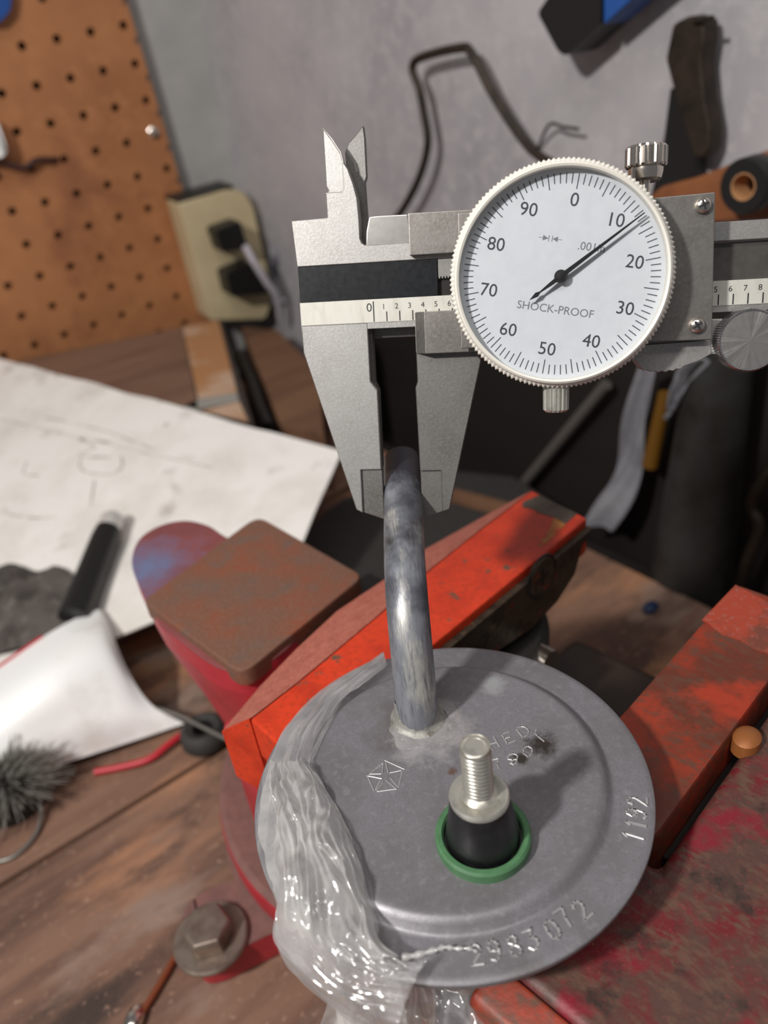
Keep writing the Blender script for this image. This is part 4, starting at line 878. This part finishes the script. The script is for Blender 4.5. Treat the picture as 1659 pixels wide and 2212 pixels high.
MB().prism(round_poly([wxy(*p, 12) for p in [(1444, 190), (1502, 215), (1498, 350), (1488, 430), (1400, 430), (1430, 300)]], 1.2), 3, 11, FW).build('blade', M['black'], bt_, bevel=1)
MB().tube(wpath([(1500, 44, 0), (1500, 46, 17), (1540, 38, 18)], 0), .9, 8).build('nail', M['iron'], bt_)
# tape roll and leather above the added dark board
lw = 34
ledge_z = wxy(1450, 470, 8)[1]
tag(MB().prism(round_poly([wxy(*p, 20) for p in [(1390, 440), (1432, 402), (1500, 385), (1560, 362), (1640, 330), (1720, 330), (1720, 470), (1540, 478), (1390, 478)]], 2), 9, 22, FW).build('leather_pouch', M['leather'], bevel=2), 'brown leather pouch against the wall right of the dial', 'pouch')
tcn = wallp(1622, 398, 30); ft = axis_frame(tcn, WN)
tr_ = thing('tape_roll', 'black tape roll leaning on the brown pouch', 'tape', tcn - Vector((0, 0, 12)))
MB().lathe([(4.9, -5), (9.4, -5), (10, -4), (10, 4), (9.4, 5), (4.9, 5)], ft, 40).build('tape', M['black'], tr_)
MB().lathe([(4.9, -5), (4.9, 5), (4.5, 5), (4.5, -5), (4.9, -5)], ft, 40).build('core', pm('card_core', (190, 140, 96), .7), tr_)
# low dark clutter between bench end and wall
def wcone(name, p0, p1, w, r0, r1, mat, label, cat):
    a, b_ = wallp(*p0, w), wallp(*p1, w); return tag(MB().tube([a, b_], [r0, r1], 28).build(name, mat, smooth=50), label, cat)
wcone('sheet_metal_duct', (1560, 760), (1490, 1260), 30, 13, 20, M['darkmetal'], 'dark tapered sheet metal pipe below the thumb wheel', 'pipe')
wcone('dark_pole', (1310, 830), (1135, 1040), 18, 3.2, 3.2, pm('grey_brown_rod', (84, 78, 74), .6), 'dark slanted rod below the dial', 'rod')
wcone('screwdriver_handle', (1437, 850), (1405, 1005), 26, 3.4, 4.2, M['yellow'], 'dark yellow handle between grey rag strips', 'handle')
def strip_mesh(name, L_, R_, w, mat, label):
    A = spline([wallp(p[0], p[1], w + p[2]) for p in L_], 6); B = spline([wallp(p[0], p[1], w + p[2]) for p in R_], 6)
    rows = [[a.lerp(b_, j / 7) + WN * (2.2 * math.sin(j * .9 + i * .25)) for j in range(8)] for i, (a, b_) in enumerate(zip(A, B))]
    return tag(MB().grid(rows, 1.2).build(name, mat, smooth=60), label, 'rag')
strip_mesh('hanging_rag', [(1380, 790, 4), (1350, 900, 2), (1338, 985, 0), (1315, 1040, 2), (1285, 1085, 6), (1262, 1135, 8)], [(1412, 790, 4), (1402, 880, 2), (1392, 960, 0), (1380, 1030, 2), (1355, 1095, 6), (1325, 1145, 8)], 28, M['rag'], 'pale grey rag strip hanging left of the dark pipe')
strip_mesh('rag_corner', [(1470, 780, 4), (1458, 830, 2), (1444, 880, 0), (1435, 900, 0)], [(1530, 780, 4), (1500, 815, 2), (1462, 880, 0), (1444, 902, 0)], 40, M['rag'], 'pale grey rag corner under the thumb rest')
tag(MB().tube(spline(wpath([(1690, 990, 30), (1640, 1050, 34), (1622, 1095, 34), (1640, 1140, 34), (1610, 1220, 34), (1590, 1290, 30)], 30), 6), 2.6, 10).build('dark_cable', M['iron'], smooth=60), 'dull cable hanging at the right edge beside the dark pipe', 'cable')
